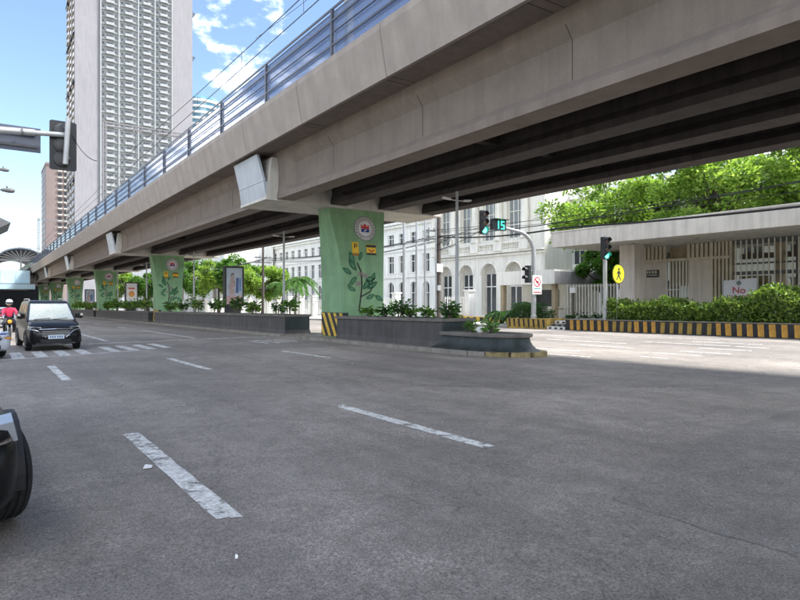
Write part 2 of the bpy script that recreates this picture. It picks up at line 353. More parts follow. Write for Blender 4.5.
def kerb_stone(pa, pb, m=kerbc, par=med):
    (x0, y0), (x1, y1) = pa, pb; d = Vector((x1-x0, y1-y0, 0)).normalized(); nrm = Vector((d.y, -d.x, 0))*-1
    g = .008; a = Vector((x0, y0, 0))+d*g; b = Vector((x1, y1, 0))-d*g; p = []
    for zz, off in ((-.05, -.10), (.135, -.07)):
        for q, o in ((a, off), (b, off), (b, .16), (a, .16)): w = q + nrm*o; p.append((w.x, w.y, G(w.y)+zz))
    return part('kerb_stone', MB().hexa(p), m, par)
worn_y = mat('worn_yellow_kerb', (.27, .21, .10), rough=.85, var=.45, scale=3.5, fine=.3, streak=.3)
pth = [(11.78, y) for y in np.arange(24.9, 14.3, -.9)] + [(11.8, 14.1), (11.86, 13.4), (12.02, 12.85), (12.3, 12.2), (12.7, 11.82), (13.12, 11.78), (13.45, 12.08), (13.65, 12.7), (13.76, 13.6)]
for i in range(len(pth)-1): kerb_stone(pth[i+1], pth[i], worn_y if 13 < i < 20 else kerbc)

# ------------------------------------------------------------------ planters in the median
def planter_outline(x0, x1, y0, y1): return [(x0, y0), (x1, y0), (x1, y1), (x0, y1)]
def offs(o, d):
    cx = sum(p[0] for p in o)/len(o); cy = sum(p[1] for p in o)/len(o); out = []
    for i, p in enumerate(o):
        a = Vector(o[i-1]); b = Vector(p); c = Vector(o[(i+1) % len(o)])
        n1 = Vector(((b-a).y, -(b-a).x)).normalized(); n2 = Vector(((c-b).y, -(c-b).x)).normalized(); n = (n1+n2); n = n/(max(n.length_squared, .3))*2/1.0 if n.length else n1
        out.append((b.x + n.x*d*1.0, b.y + n.y*d*1.0))
    return out
def ring(o, z): return [(x, y, G(y)+z) for x, y in o]
def planter(y0, y1, label, x0=12.12, x1=13.45, h=1.05, par=None):
    t = par or thing('median_planter', (12.8, y0, G(y0)+.12), label, 'planter', 'concrete planters along the median')
    o = planter_outline(x0, x1, y0, y1)
    part('wall', MB().loft([ring(offs(o, .06), .1), ring(offs(o, .03), .2), ring(o, .32), ring(o, h-.1)]), plant_wall, t)
    part('rim', MB().loft([ring(offs(o, .05), h-.1), ring(offs(o, .06), h), ring(offs(o, -.14), h), ring(offs(o, -.14), h-.12)], cap=False), rim_m, t)
    part('soil', MB().quad(*ring(offs(o, -.13), h-.05)), soil, t)
    part('end_face', MB().box((x0+.01, y0-.012, G(y0)+.3), (x1-.01, y0-.004, G(y0)+h-.12)), plant_green, t, label='end painted dark teal green')
    return t
pl2 = planter(15.05, 22.05, 'dark grey planter with low rounded teal nose in front of the striped pier')
planter(27.3, 54.55, 'long dark grey planter with teal end holding a framed poster box')
planter(56.8, 87.0, 'dark grey median planter between the second and third green piers')
planter(89.2, 119.4, 'dark grey median planter between the third and fourth green piers')
planter(121.8, 152, 'dark grey median planter between the fourth and fifth green piers')
nose = [(12.12, 15.03), (12.12, 13.6)] + [(12.16, 13.1), (12.3, 12.65), (12.55, 12.3), (12.9, 12.18), (13.2, 12.3), (13.4, 12.65), (13.45, 13.2)] + [(13.45, 15.03)]
part('nose_wall', MB().loft([ring(offs(nose, .36), .115), ring(offs(nose, .3), .14), ring(offs(nose, .17), .2), ring(offs(nose, .08), .29), ring(offs(nose, .02), .4), ring(nose, .5), ring(nose, .55)]), plant_green, pl2, smooth=50, label='rounded low nose painted dark teal')
part('nose_rim', MB().loft([ring(offs(nose, .06), .53), ring(offs(nose, .08), .57), ring(offs(nose, .08), .62), ring(offs(nose, .05), .64), ring(offs(nose, -.14), .64), ring(offs(nose, -.14), .5)], cap=False), rim_m, pl2, smooth=40)
part('nose_soil', MB().quad(*ring(offs(nose, -.13), .6)), soil, pl2)

# ------------------------------------------------------------------ elevated railway viaduct
PIER_Y = [-10.4 + 32.5*k for k in range(9)]
V0, V1 = -10.0 - 32.5, PIER_Y[-1] + 10
via = thing('railway_viaduct', (13.4, 22, G(22)), 'elevated concrete railway viaduct on green painted piers along the street', 'viaduct')
ZG = 5.47; GX = [9.86, 12.24, 14.6, 16.98]
def girder_prof(cx):
    h = [(.36, 0), (.36, .19), (.13, .42), (.13, 1.25), (.34, 1.52), (.34, 1.84)]
    return [(cx-w, ZG+z) for w, z in h] + [(cx+w, ZG+z) for w, z in h[::-1]]
spans = [(PIER_Y[i]+1.35, PIER_Y[i+1]+1.25) for i in range(len(PIER_Y)-1)]
spans = [(-41.5, PIER_Y[0]+1.25)] + spans
gm = {}
for si, (ya, yb) in enumerate(spans):
    for gi, gx in enumerate(GX):
        ln = round(yb-ya, 2)
        if (ln, gi == 0) not in gm:
            m = MB(); e = 1.9
            p = girder_prof(0); blk = [(-.36, ZG), (-.36, ZG+1.84), (.36, ZG+1.84), (.36, ZG)]
            fat = [(math.copysign(.36 if 0 else max(abs(u), .30 if abs(abs(u)-.13) < .01 else abs(u)), u), v) for u, v in p]
            m.loft([[(u, yy, v) for u, v in pr] for yy, pr in ((0, fat), (e, fat), (e+.55, p), (ln-e-.55, p), (ln-e, fat), (ln, fat))])
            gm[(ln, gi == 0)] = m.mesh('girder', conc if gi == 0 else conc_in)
        piece('girder', gm[(ln, gi == 0)], via, (gx, ya, 0))
    for k in (1, 2):                                                  # diaphragms between the girders
        yd = ya + (yb-ya)*k/3; m = MB()
        for a, b in zip(GX, GX[1:]): m.box((a+.14, yd-.12, ZG+.45), (b-.14, yd+.12, ZG+1.6))
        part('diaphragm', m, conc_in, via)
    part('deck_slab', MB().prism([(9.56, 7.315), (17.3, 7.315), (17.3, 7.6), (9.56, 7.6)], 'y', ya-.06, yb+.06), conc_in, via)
    for xa, xb in ((8.62, 9.555), (17.305, 18.2)): part('deck_overhang', MB().prism([(xa, 7.31), (xb, 7.31), (xb, 7.6), (xa, 7.6)], 'y', ya-.06, yb+.06), conc, via)
# drainage strips and formwork joints on the outer web of the first girder
for yj in np.arange(2.92, 60, 5.0):
    for dy in (0, .28): part('soffit_joint', MB().box((8.66, yj+dy, 7.303), (9.5, yj+dy+.012, 7.309)), conc_in, via)
    part('haunch_joint', MB().hexa([(9.722, yj, ZG+1.25), (9.729, yj, ZG+1.25), (9.729, yj+.012, ZG+1.25), (9.722, yj+.012, ZG+1.25), (9.512, yj, ZG+1.52), (9.519, yj, ZG+1.52), (9.519, yj+.012, ZG+1.52), (9.512, yj+.012, ZG+1.52)]), conc_in, via)
    part('web_joint', MB().box((9.722, yj, ZG+.44), (9.729, yj+.012, ZG+1.245)), conc_in, via)
# parapet panels, posts, rails, glazing
prof = [(8.56, 7.26), (8.34, 8.44), (8.37, 8.64), (8.52, 8.66), (8.62, 7.62), (8.66, 7.26)]
pan = MB().prism(prof, 'y', .012, 4.988).mesh('parapet_panel', conc_p)
yy = 12.92 - 55
PY = []
while yy < V1: PY.append(yy); yy += 5.0
for q in PY: piece('parapet_panel', pan, via, (0, q, 0))
part('far_parapet', MB().prism([(26.84-u, v) for u, v in prof], 'y', -42, V1), conc_p, via)
post = MB().box((-.045, -.05, 8.6), (.045, .05, 10.02)).mesh('railing_post', rail_m)
postf = MB().box((18.38, -.05, 8.6), (18.44, .05, 10.02)).mesh('railing_post', rail_m)
gl = MB().box((-.006, .07, 8.7), (.006, 4.93, 9.97)).mesh('glazing_panel', glass_blue)
for k in range(-10, int((V1-15.6)/5)):
    q = 15.6 + 5*k
    piece('railing_post', post, via, (8.42, q, 0)); piece('glazing_panel', gl, via, (8.46, q, 0))
for z, r in ((10.02, .035), (9.68, .03), (9.32, .014), (8.96, .03)):
    part('railing_bar', MB().box((8.38, -34, z-r), (8.415, V1-6, z+r)), rail_m, via)
for z, r in ((10.02, .035), (9.5, .03), (8.96, .03)): part('railing_bar', MB().box((18.40, -34, z-r), (18.43, V1-6, z+r)), rail_m, via)
part('track_bed', MB().box((9.2, -41, 7.62), (17.6, V1, 7.95)), mat('ballast', (.2, .18, .16), var=.4, scale=6, fine=.3), via)

def pier(yk, k):
    y0 = yk + .05
    p = part('pier_cap', MB().loft([[(9.02, y0+dy, 5.42), (17.8, y0+dy, 5.42), (17.8, y0+dy, 7.1), (9.3, y0+dy, 7.1)] for dy in (0, 2.75)]), conc_cap, via)
    g0 = G(yk)
    sh = part('pier', MB().loft([[(12.5, y0, g0), (14.5, y0, g0), (14.5, y0+2.0, g0), (12.5, y0+2, g0)],
                            [(12.5, y0, 2.55), (14.5, y0, 2.55), (14.5, y0+2.0, 2.55), (12.5, y0+2, 2.55)],
                            [(12.0, y0+.4, 5.415), (14.8, y0+.4, 5.415), (14.8, y0+1.35, 5.415), (12.0, y0+1.35, 5.415)]]), green, via)
    def face(z): return y0 + (0 if z < 2.55 else .4*(z-2.55)/2.865)     # the -Y face leans back above the waist
    def flat(name, poly, m, lift=.006):
        def clip(sgn):
            out = []
            for (u0, z0), (u1, z1) in zip(poly, poly[1:]+poly[:1]):
                i0, i1 = sgn*(z0-2.55) >= 0, sgn*(z1-2.55) >= 0
                if i0: out.append((u0, z0))
                if i0 != i1: q = (2.55-z0)/(z1-z0); out.append((u0+(u1-u0)*q, 2.55))
            return out
        r = None
        for pg in (clip(1), clip(-1)):
            if len(pg) > 2:
                a = [(u-SH, face(z)-lift, z) for u, z in pg]; b = [(u-SH, face(z)+.01, z) for u, z in pg]
                r = part(name, MB().loft([a, b]), m, sh)
        return r
    SH = .30; cx, cz = 14.02, 4.62
    # round seal
    K = 1.24; c = lambda r_, n=28: [(cx+K*r_*math.cos(2*math.pi*i/n), cz+K*r_*math.sin(2*math.pi*i/n)) for i in range(n)]
    flat('seal_rim', c(.44), mat('seal_rim_dark', (.10, .10, .13), rough=.6), .008); flat('seal_ring', c(.42), mat('seal_ring_pale', (.46, .44, .43), rough=.6), .012)
    flat('seal_line', c(.30), mat('seal_line', (.25, .2, .2)), .016); flat('seal_disc', c(.275), mat('seal_white', (.62, .61, .62), rough=.6), .02)
    if k < 3:
        for i in range(22):                                             # the ring of tiny lettering reads as ticks
            a = 2*math.pi*(i+.5)/22
            if 4.4 < a < 5.0: continue
            u, w = K*math.cos(a), K*math.sin(a); flat('seal_tick', [(cx+u*.335-w*.02, cz+w*.335+u*.02), (cx+u*.385-w*.02, cz+w*.385+u*.02), (cx+u*.385+w*.02, cz+w*.385-u*.02), (cx+u*.335+w*.02, cz+w*.335-u*.02)], mat('seal_tick', (.16, .14, .16)), .016)
        red = mat('seal_red', (.55, .03, .03)); blu = mat('seal_blue', (.02, .03, .22))
        flat('seal_tower', [(cx-.2, cz+.0), (cx+.2, cz), (cx+.2, cz+.17), (cx+.14, cz+.17), (cx+.14, cz+.1), (cx+.06, cz+.1), (cx+.06, cz+.2), (cx-.06, cz+.2), (cx-.06, cz+.1), (cx-.14, cz+.1), (cx-.14, cz+.17), (cx-.2, cz+.17)], red, .025)
        flat('seal_field', [(cx-.2, cz-.16), (cx+.2, cz-.16), (cx+.2, cz-.01), (cx-.2, cz-.01)], blu, .025)
        flat('seal_wave', [(cx-.1, cz-.13), (cx+.02, cz-.12), (cx+.1, cz-.03), (cx-.02, cz-.06)], mat('seal_white', (.6, .6, .6)), .03)
    # two small notice plates
    yl = mat('notice_yellow', (.72, .45, .03), rough=.55, var=.08)
    flat('parking_notice', [(13.3, 3.52), (13.62, 3.52), (13.62, 4.0), (13.3, 4.0)], yl, .02)
    flat('notice_foot', [(13.3, 3.40), (13.62, 3.40), (13.62, 3.515), (13.3, 3.515)], mat('notice_brown', (.3, .15, .04)), .02)
    flat('emblem_notice', [(14.02, 3.5), (14.5, 3.5), (14.5, 3.93), (14.02, 3.93)], yl, .02)
    flat('notice_bar', [(14.02, 3.80), (14.5, 3.80), (14.5, 3.91), (14.02, 3.91)], black, .026); flat('notice_bar', [(14.02, 3.47), (14.5, 3.47), (14.5, 3.55), (14.02, 3.55)], black, .026)
    flat('winged_mark', [(14.08, 3.72), (14.18, 3.70), (14.26, 3.63), (14.34, 3.70), (14.44, 3.72), (14.36, 3.64), (14.26, 3.57), (14.16, 3.64)], mat('notice_red', (.4, .05, .02)), .026)
    piece('notice_letter', ptext, sh, (13.46-SH, face(3.78)-.024, 3.78), FACE_NY)
    # painted branch with leaves
    def line(pts, w, m): 
        for (a, b), (c_, d) in zip(pts, pts[1:]):
            n = Vector((-(d-b), c_-a)).normalized()*w; flat('painted_stem', [(a-n.x, b-n.y), (c_-n.x, d-n.y), (c_+n.x, d+n.y), (a+n.x, b+n.y)], m)
    line([(13.55, 1.05), (13.62, 1.5), (13.7, 2.1), (13.66, 2.75), (13.5, 3.1)], .035, mural_br); line([(13.66, 1.65), (14.1, 1.85), (14.3, 2.2)], .03, mural_br)
    for lx, lz, la, ln in [(13.9,1.55,.4,.4),(13.75,1.95,.9,.45),(13.45,2.75,2.2,.5),(13.35,3.0,1.9,.5),(13.2,2.6,2.6,.42),(13.45,2.5,-2.4,.4),(13.85,2.35,.2,.45),(13.95,2.0,.5,.5),(14.0,2.35,-.6,.32),(13.4,1.9,2.8,.35),(14.2,2.3,1.2,.36),(13.62,3.2,1.2,.34),(14.35,1.7,-.5,.4),(13.3,2.25,3.6,.3)]:
        u, w = math.cos(la), math.sin(la); ln *= 1.25
        lf = lambda g, q: [(lx+u*ln*(.5+(a-.5)*g)-w*ln*b*q, lz+w*ln*(.5+(a-.5)*g)+u*ln*b*q) for a, b in ((0, 0), (.2, .15), (.5, .22), (.8, .13), (1, 0), (.8, -.13), (.5, -.22), (.2, -.15))]
        flat('painted_leaf', lf(1, 1), green_dk); flat('leaf_fill', lf(.62, .55), mural_mid, .01)
    for lx, lz in [(13.62, 2.62), (13.5, 2.2), (13.85, 2.55)]: flat('painted_flower', [(lx-.12, lz-.07), (lx+.1, lz-.09), (lx+.14, lz+.07), (lx-.06, lz+.1)], mural_pink)
    # hazard stripes on the carriageway side of the base
    hb = part('hazard_panel', MB().box((12.488, y0-.012, g0+.14), (12.499, y0+2.0, g0+1.18)), black, sh)
    for j in range(-2, 5):
        a = y0+1.95-j*.52; pts = [(a, g0+1.16), (a-.24, g0+1.16), (a-.24-.62, g0+.16), (a-.62, g0+.16)]
        out = []                                                       # clip the stripe to the face
        for (ya_, za), (yb_, zb) in zip(pts, pts[1:]+pts[:1]):
            for s in range(13): t_ = s/12; out.append((min(max(ya_+(yb_-ya_)*t_, y0-.005), y0+1.995), za+(zb-za)*t_))
        if max(o[0] for o in out)-min(o[0] for o in out) > .1: part('hazard_stripe', MB().loft([[(12.484, u, v) for u, v in out], [(12.489, u, v) for u, v in out]]), yellow, sh)
    part('hazard_panel', MB().box((12.5, y0-.012, g0+.14), (12.72, y0-.002, g0+1.18)), black, sh)
    for z in (.25, .62): part('hazard_stripe', MB().loft([[(12.5, yq, g0+z+.25), (12.72, yq, g0+z), (12.72, yq, g0+z+.2), (12.5, yq, g0+z+.45)] for yq in (y0-.016, y0-.012)]), yellow, sh)
    # grey cladding box over the beam seat
    ca = part('seat_cover', MB().loft([[(9.05, y0+.02, 5.44), (9.72, y0+.02, 5.44), (9.72, y0+.02, 6.12), (8.95, y0+.02, 6.12)], [(9.05, y0+2.7, 5.44), (9.72, y0+2.7, 5.44), (9.72, y0+2.7, 6.12), (8.95, y0+2.7, 6.12)]]), clad, via, label='pale blue grey metal cover box')
    part('cover_fin', MB().loft([[(8.95, y0+.02, 6.135), (9.05, y0+.02, 6.135), (8.88, y0+.3, 7.2), (8.78, y0+.3, 7.2)], [(8.95, y0+2.7, 6.135), (9.05, y0+2.7, 6.135), (8.88, y0+2.9, 7.2), (8.78, y0+2.9, 7.2)]]), clad, ca)
ptext = text_mesh('notice_letter', 'P', .36, black)
for k, yk in enumerate(PIER_Y): pier(yk - 0, k - 1)

# ------------------------------------------------------------------ overhead line portals and wires
for i, yk in enumerate((58, 134, 210)):
    portal_m = mat('portal_steel', (.17, .16, .165), rough=.6, var=.15)
    t = thing('overhead_line_portal', (8.75, yk, 8.66), ['steel overhead line portal standing nearest on the viaduct, before the pale tower', 'second steel overhead line portal along the viaduct', 'third steel overhead line portal along the viaduct by the station'][i], 'catenary portal', 'portals over the tracks')
    for x in (8.75, 18.0):
        part('mast', MB().box((x-.16, yk-.14, 8.0), (x-.06, yk+.14, 17.2)).box((x+.06, yk-.14, 8.0), (x+.16, yk+.14, 17.2)), portal_m, t)
        m = MB()
        for z in np.arange(8.4, 17, .55): m.box((x-.06, yk-.13, z), (x+.06, yk+.13, z+.07))
        part('mast_lacing', m, portal_m, t)
    part('cross_beam', MB().box((8.5, yk-.12, 16.75), (18.2, yk-.02, 16.85)).box((8.5, yk-.12, 17.05), (18.2, yk-.02, 17.15)).box((8.5, yk+.02, 16.75), (18.2, yk+.12, 16.85)), portal_m, t)
    m = MB()
    for j in range(18): x = 8.7+j*.52; m.tube([(x, yk-.07, 16.8), (x+.26, yk-.07, 17.1), (x+.52, yk-.07, 16.8)], .02, 4)
    part('beam_lacing', m, portal_m, t)
    for x in (11.3, 15.5):
        part('dropper_bracket', MB().tube([(x, yk, 16.8), (x, yk, 14.4), (x+.5, yk, 13.9)], .04, 6), grey_dk, t)
        part('insulator', MB().lathe([(.03, 0), (.09, .04), (.04, .08), (.09, .12), (.04, .16), (.09, .2), (.03, .24)], (x, yk, 15.2), 10), grey_dk, t)
def sag(a, b, s, n=16): return [(a[0]+(b[0]-a[0])*i/n, a[1]+(b[1]-a[1])*i/n, a[2]+(b[2]-a[2])*i/n - s*4*(i/n)*(1-i/n)) for i in range(n+1)]
for x, nm in ((11.3, 'near track'), (15.5, 'far track')):
    solo('contact_wire', MB().tube(sag((x, -18, 13.9), (x, 58, 13.9), .1)+sag((x, 58, 13.9), (x, 134, 13.9), .1)[1:]+sag((x, 134, 13.9), (x, 210, 13.9), .1)[1:], .022, 5), cable, f'black contact wire strung along the {nm} below its messenger wire', 'wire')
    solo('messenger_wire', MB().tube(sag((x, -18, 15.3), (x, 58, 15.3), .75)+sag((x, 58, 15.3), (x, 134, 15.3), .75)[1:]+sag((x, 134, 15.3), (x, 210, 15.3), .75)[1:], .022, 5), cable, f'black messenger wire sagging above the {nm} between portals', 'wire')
for yk in (23.5, 31, 39, 48):
    solo('wire_dropper', MB().tube([(11.3, yk, 13.85), (11.3, yk, 14.75)], .012, 4), cable, 'thin vertical dropper joining messenger and contact wire', 'wire', 'droppers of the overhead line')
solo('stitch_wire', MB().tube([(11.3, 18, 13.95), (11.3, 24, 14.3), (11.3, 29, 14.68)], .013, 4), cable, 'thin slanting wire between messenger and contact wire', 'wire')

# ------------------------------------------------------------------ unseen roof added behind the camera to cast shade on the near lanes
t = thing('platform_shelter', (9.4, -14, 8.6), 'steel platform shelter roof standing on the viaduct behind the photographer', 'shelter')
part('roof', MB().prism([(6.6, 13.1), (7.4, 13.35), (11.2, 13.75), (11.2, 13.6), (7.4, 13.2), (6.6, 12.95)], 'y', -42, 19.2), clad, t)
part('platform', MB().box((6.4, -42, 7.75), (8.28, -14, 8.55)), conc, t)  # made up together with the shade roof
for q in range(-40, 18, 8): part('shelter_post', MB().box((9.1, q-.1, 7.9), (9.3, q+.1, 13.35)), grey_p, t)

# ------------------------------------------------------------------ lamps, posts and poster boxes in the median
def tlamp(y, label, x=13.7, h=5.32):
    t = thing('lamp_post', (x, y, G(y)+1.0), label, 'lamp post', 'lamp posts under the viaduct')
    part('post', MB().tube([(x, y, G(y)+.98), (x, y, 2.6), (x, y, h)], [.075, .065, .05], 10), grey_p, t, smooth=40)
    part('base_plate', MB().box((x-.14, y-.14, G(y)+.99), (x+.14, y+.14, G(y)+1.03)), grey_dk, t)
    for s in (-1, 1):
        a = part('arm', MB().tube([(x, y, h-.32), (x+s*.35, y, h-.30)], .022, 6), grey_p, t)
        part('lamp_head', MB().loft([[(x+s*.3, y-.05, h-.33), (x+s*.3, y+.05, h-.33), (x+s*.3, y+.05, h-.27), (x+s*.3, y-.05, h-.27)], [(x+s*.62, y-.07, h-.30), (x+s*.62, y+.07, h-.30), (x+s*.62, y+.07, h-.24), (x+s*.62, y-.07, h-.24)]]), mat('lamp_shell', (.5, .5, .5), rough=.4), a)
for y, s in ((16.2, 'rising from the planter before the striped pier'), (31, 'beside the poster box on the long planter'), (48.3, 'just before the second green pier'), (65, 'behind the second green pier'), (81, 'just before the third green pier'), (98, 'behind the third green pier')):
    tlamp(y, 'slim grey twin-armed lamp post ' + s)
def poster(y, x0, w, label, warm):
    z0 = G(y)+1.0; t = thing('poster_box', (x0+w/2, y+.2, z0), label, 'poster box', 'poster boxes on the median planters')
    part('foot', MB().box((x0+.1, y+.05, z0-.03), (x0+w-.2, y+.35, z0+.55)), black, t)
    part('case', MB().box((x0, y+.01, z0+.5), (x0+w, y+.42, z0+3.2)), black, t)
    fr = part('frame', MB().box((x0, y-.03, z0+.5), (x0+.1, y+.005, z0+3.2)).box((x0+w-.1, y-.03, z0+.5), (x0+w, y+.005, z0+3.2)).box((x0+.1, y-.03, z0+.5), (x0+w-.1, y+.005, z0+.62)).box((x0+.1, y-.03, z0+3.08), (x0+w-.1, y+.005, z0+3.2)), black, t)
    p = part('poster', MB().box((x0+.1, y-.006, z0+.62), (x0+w-.1, y+.008, z0+3.08)), mat('poster_blue_grey' if not warm else 'poster_white', (.33, .37, .42) if not warm else (.6, .57, .55), rough=.25, var=.15, scale=1.4), t)
    def pp(n, c, pts): part(n, MB().loft([[(x0+u*w, y-.012, z0+v) for u, v in pts], [(x0+u*w, y-.0065, z0+v) for u, v in pts]]), mat(n+'_%d%d%d' % tuple(int(q*99) for q in c), c, rough=.3, var=.25, scale=4), p)
    if not warm:
        pp('printed_band', (.40, .25, .25), [(.1, .64), (.9, .64), (.9, 1.2), (.1, 1.2)])
        pp('printed_figure', (.32, .24, .22), [(.24, 1.25), (.52, 1.25), (.5, 1.7), (.56, 2.1), (.5, 2.5), (.42, 2.62), (.32, 2.5), (.26, 2.1), (.2, 1.8)])
        pp('printed_hair', (.10, .06, .05), [(.3, 2.4), (.34, 2.72), (.46, 2.74), (.54, 2.45), (.48, 2.62), (.38, 2.62)])
        pp('printed_block', (.05, .09, .2), [(.56, 1.4), (.72, 1.35), (.74, 2.4), (.6, 2.45)]); pp('printed_block', (.10, .2, .36), [(.75, 1.5), (.86, 1.5), (.86, 2.4), (.76, 2.4)])
    else:
        pp('printed_sun', (.55, .25, .06), [(.5+.24*math.cos(a), 1.9+.36*math.sin(a)) for a in np.linspace(0, 6.1, 16)]); pp('printed_band', (.5, .1, .1), [(.25, 2.4), (.75, 2.4), (.75, 2.6), (.25, 2.6)])
        pp('printed_band', (.2, .2, .22), [(.2, .95), (.8, .95), (.8, 1.1), (.2, 1.1)])
poster(40, 13.4, 1.32, 'tall black framed poster box with blue grey picture over a pink band', 0)
poster(72, 12.95, 1.32, 'tall black framed poster box with white sheet and orange motif', 1)
poster(104, 12.95, 1.32, 'tall black framed poster box with blue grey picture behind the third green pier', 0)

# ------------------------------------------------------------------ plants helper
def plant(name, x, y, z, n, h, w, leaf, m, label, group, stems=5, spread=.5, droop=0):
    t = thing(name, (x, y, z), label, 'plant', group); mb = MB(); P = []; D = []
    for i in range(stems):
        a = random.uniform(0, 6.28); q = w*random.uniform(.2, 1)*spread; hh = h*random.uniform(.6, 1)
        tip = Vector((x+q*math.cos(a), y+q*math.sin(a), z+hh)); mb.tube([(x+.03*math.cos(a), y+.03*math.sin(a), z-.05), ((x+tip.x)/2, (y+tip.y)/2, z+hh*.6), tip], [.018, .013, .006], 5)
        for k in range(n//stems):
            u = random.uniform(.25, 1)**.7; c = Vector((x, y, z)).lerp(tip, u); b = random.uniform(0, 6.28); d = Vector((math.cos(b), math.sin(b), random.uniform(-.3, .8)-droop))
            P.append(c + d*random.uniform(0, w*.3)); D.append(d)
    part('stems', mb, bark, t, kind='stuff'); me = leaves_mesh('foliage', np.array(P)-np.array((x, y, z)), leaf, m, .4, .5, np.array(D)); link('foliage', me, t)
    return t
GP = 'plants in the median planters'
for i, (x, y) in enumerate([(12.7, 20.4), (13.0, 18.6), (12.9, 17.9), (12.6, 18.2), (13.1, 17.2), (12.8, 19.4), (13.0, 15.7), (12.7, 15.4)]):
    hh = random.uniform(.3, .8); plant('planter_shrub', x, y, G(y)+.98, 90, hh, .5, .2, leaf_dark if i % 2 else leaf_mid, 'small leafy plant in the dark planter before the striped pier', GP)
for i, (x, y) in enumerate([(12.7, 14.5), (12.9, 13.6), (12.5, 13.2), (13.1, 14.7)]):
    plant('nose_plant', x, y, G(y)+.6, 45, .34, .34, .15, leaf_mid, 'small plant growing in the low rounded teal planter nose', 'plants in the planter nose')
for i, y in enumerate([28.3, 29.8, 32.2, 33.5, 35.2, 36.8, 38.4, 41.2, 43, 45.4, 46.8, 49, 50.6, 52.4]):
    plant('planter_shrub', 12.8+random.uniform(-.3, .3), y, G(y)+.98, 110, random.uniform(.5, 1.5), .7, .25, [leaf_mid, leaf_dark, leaf_hedge][i % 3], 'leafy plant in the long planter, ' + ('at its teal end before the lamp post' if y < 31 else 'between the lamp post and the blue grey poster box' if y < 40 else 'between the poster box and the next lamp post' if y < 48 else 'between the lamp post and the second green pier'), GP)
for i, y in enumerate(np.arange(57.5, 86, 1.7)):
    plant('planter_shrub', 12.85+random.uniform(-.3, .3), y, G(y)+.98, 110, random.uniform(.7, 1.6), .9, .3, [leaf_mid, leaf_hedge][i % 2], 'leafy plant behind the second green pier, ' + ('up to the next lamp post' if y < 65 else 'between lamp post and white poster box' if y < 72 else 'between white poster box and next lamp post' if y < 81 else 'just before the third green pier'), GP)
for i, y in enumerate(np.arange(90, 118, 2.6)):
    plant('planter_shrub', 12.85, y, G(y)+.98, 90, random.uniform(.8, 1.6), 1.1, .35, [leaf_mid, leaf_hedge][i % 2], 'leafy plant in the planter behind the third green pier', GP)
t = thing('white_flower_pot', (12.75, 13.95, G(14)+.6), 'white rounded stone pot among plants in the teal planter nose', 'pot')
part('pot', MB().lathe([(.04, 0), (.09, .02), (.13, .1), (.11, .18), (.08, .2), (.08, .17)], (12.75, 13.95, G(14)+.6), 16), white, t, smooth=50)
# ------------------------------------------------------------------ far kerb planter, striped
fk = thing('striped_kerb_planter', (27.8, 14, G(14)), 'low planter wall with orange and black stripes below the long hedge', 'planter')
part('wall', MB().loft([[(27.5, y, G(y)-.02), (29.6, y, G(y)-.02), (29.6, y, G(y)+.60), (27.5, y, G(y)+.60)] for y in (-12, 22.9)]), black, fk)
part('cap', MB().loft([[(27.47, y, G(y)+.601), (29.62, y, G(y)+.601), (29.62, y, G(y)+.64), (27.47, y, G(y)+.64)] for y in (-12, 22.92)]), kerbc, fk)
sm = MB().hexa([(0, 0, .03), (.006, 0, .03), (.006, .235, .03), (0, .235, .03), (0, .03, .58), (.006, .03, .58), (.006, .265, .58), (0, .265, .58)]).mesh('stripe', orange)
sm2 = MB().hexa([(0, 0, .03), (.006, 0, .03), (.006, .2, .03), (0, .2, .03), (0, -.03, .56), (.006, -.03, .56), (.006, .19, .56), (0, .19, .56)]).mesh('stripe', mat('ochre_paint', (.45, .30, .07), rough=.75, var=.4, scale=3, fine=.2, streak=.35))
y = 3.0; k = 0
while y < 22.6:
    piece('stripe', sm2 if (14.2 < y < 17.2 or random.random() < .15) else sm, fk, (27.494, y, G(y)), None, (1, random.uniform(.85, 1.12), 1)); y += .46; k += 1
ki = thing('striped_island_planter', (28, 26, G(26)), 'short worn yellow planter with black stripes under the clipped hedge and traffic mast', 'planter')
part('wall', MB().loft([[(27.5, y, G(y)-.02), (29.2, y, G(y)-.02), (29.2, y, G(y)+.62), (27.5, y, G(y)+.62)] for y in (24.3, 27.6)]), mat('ochre_paint', (.45, .30, .07)), ki)
for k in range(8): piece('stripe', MB().hexa([(0, 0, .1), (.006, 0, .1), (.006, .12, .1), (0, .12, .1), (0, .04, .6), (.006, .04, .6), (.006, .2, .6), (0, .2, .6)]).mesh('stripe', black), ki, (27.494, 24.45+k*.4, G(26)))
st = thing('concrete_steps', (28, 23.6, G(23.6)), 'low worn concrete steps between the two striped planters', 'steps')
for i in range(3): part('step', MB().box((27.5+i*.35, 22.97, G(23)-.05+i*.001), (27.86+i*.35 if i < 2 else 29, 24.27, G(23)+.16*(i+1))), white if i % 2 == 0 else kerbc, st)
for i in range(3):
    for k in range(3): part('step_mark', MB().box((27.494+i*.35, 23.1+k*.42, G(23)+.16*i+.03), (27.499+i*.35, 23.3+k*.42, G(23)+.16*i+.13)), black, st)
bk = thing('low_striped_wall', (33, 32, G(32)), 'low yellow and black striped wall at the back of the forecourt', 'wall')
part('wall', MB().box((32.6, 22.6, -.4), (32.9, 40, .16)), yellow, bk)
me = MB().box((0, 0, .02), (.006, .35, .38)).mesh('stripe', black)
for k in range(22): piece('stripe', me, bk, (32.594, 22.9+k*.78, -.26))
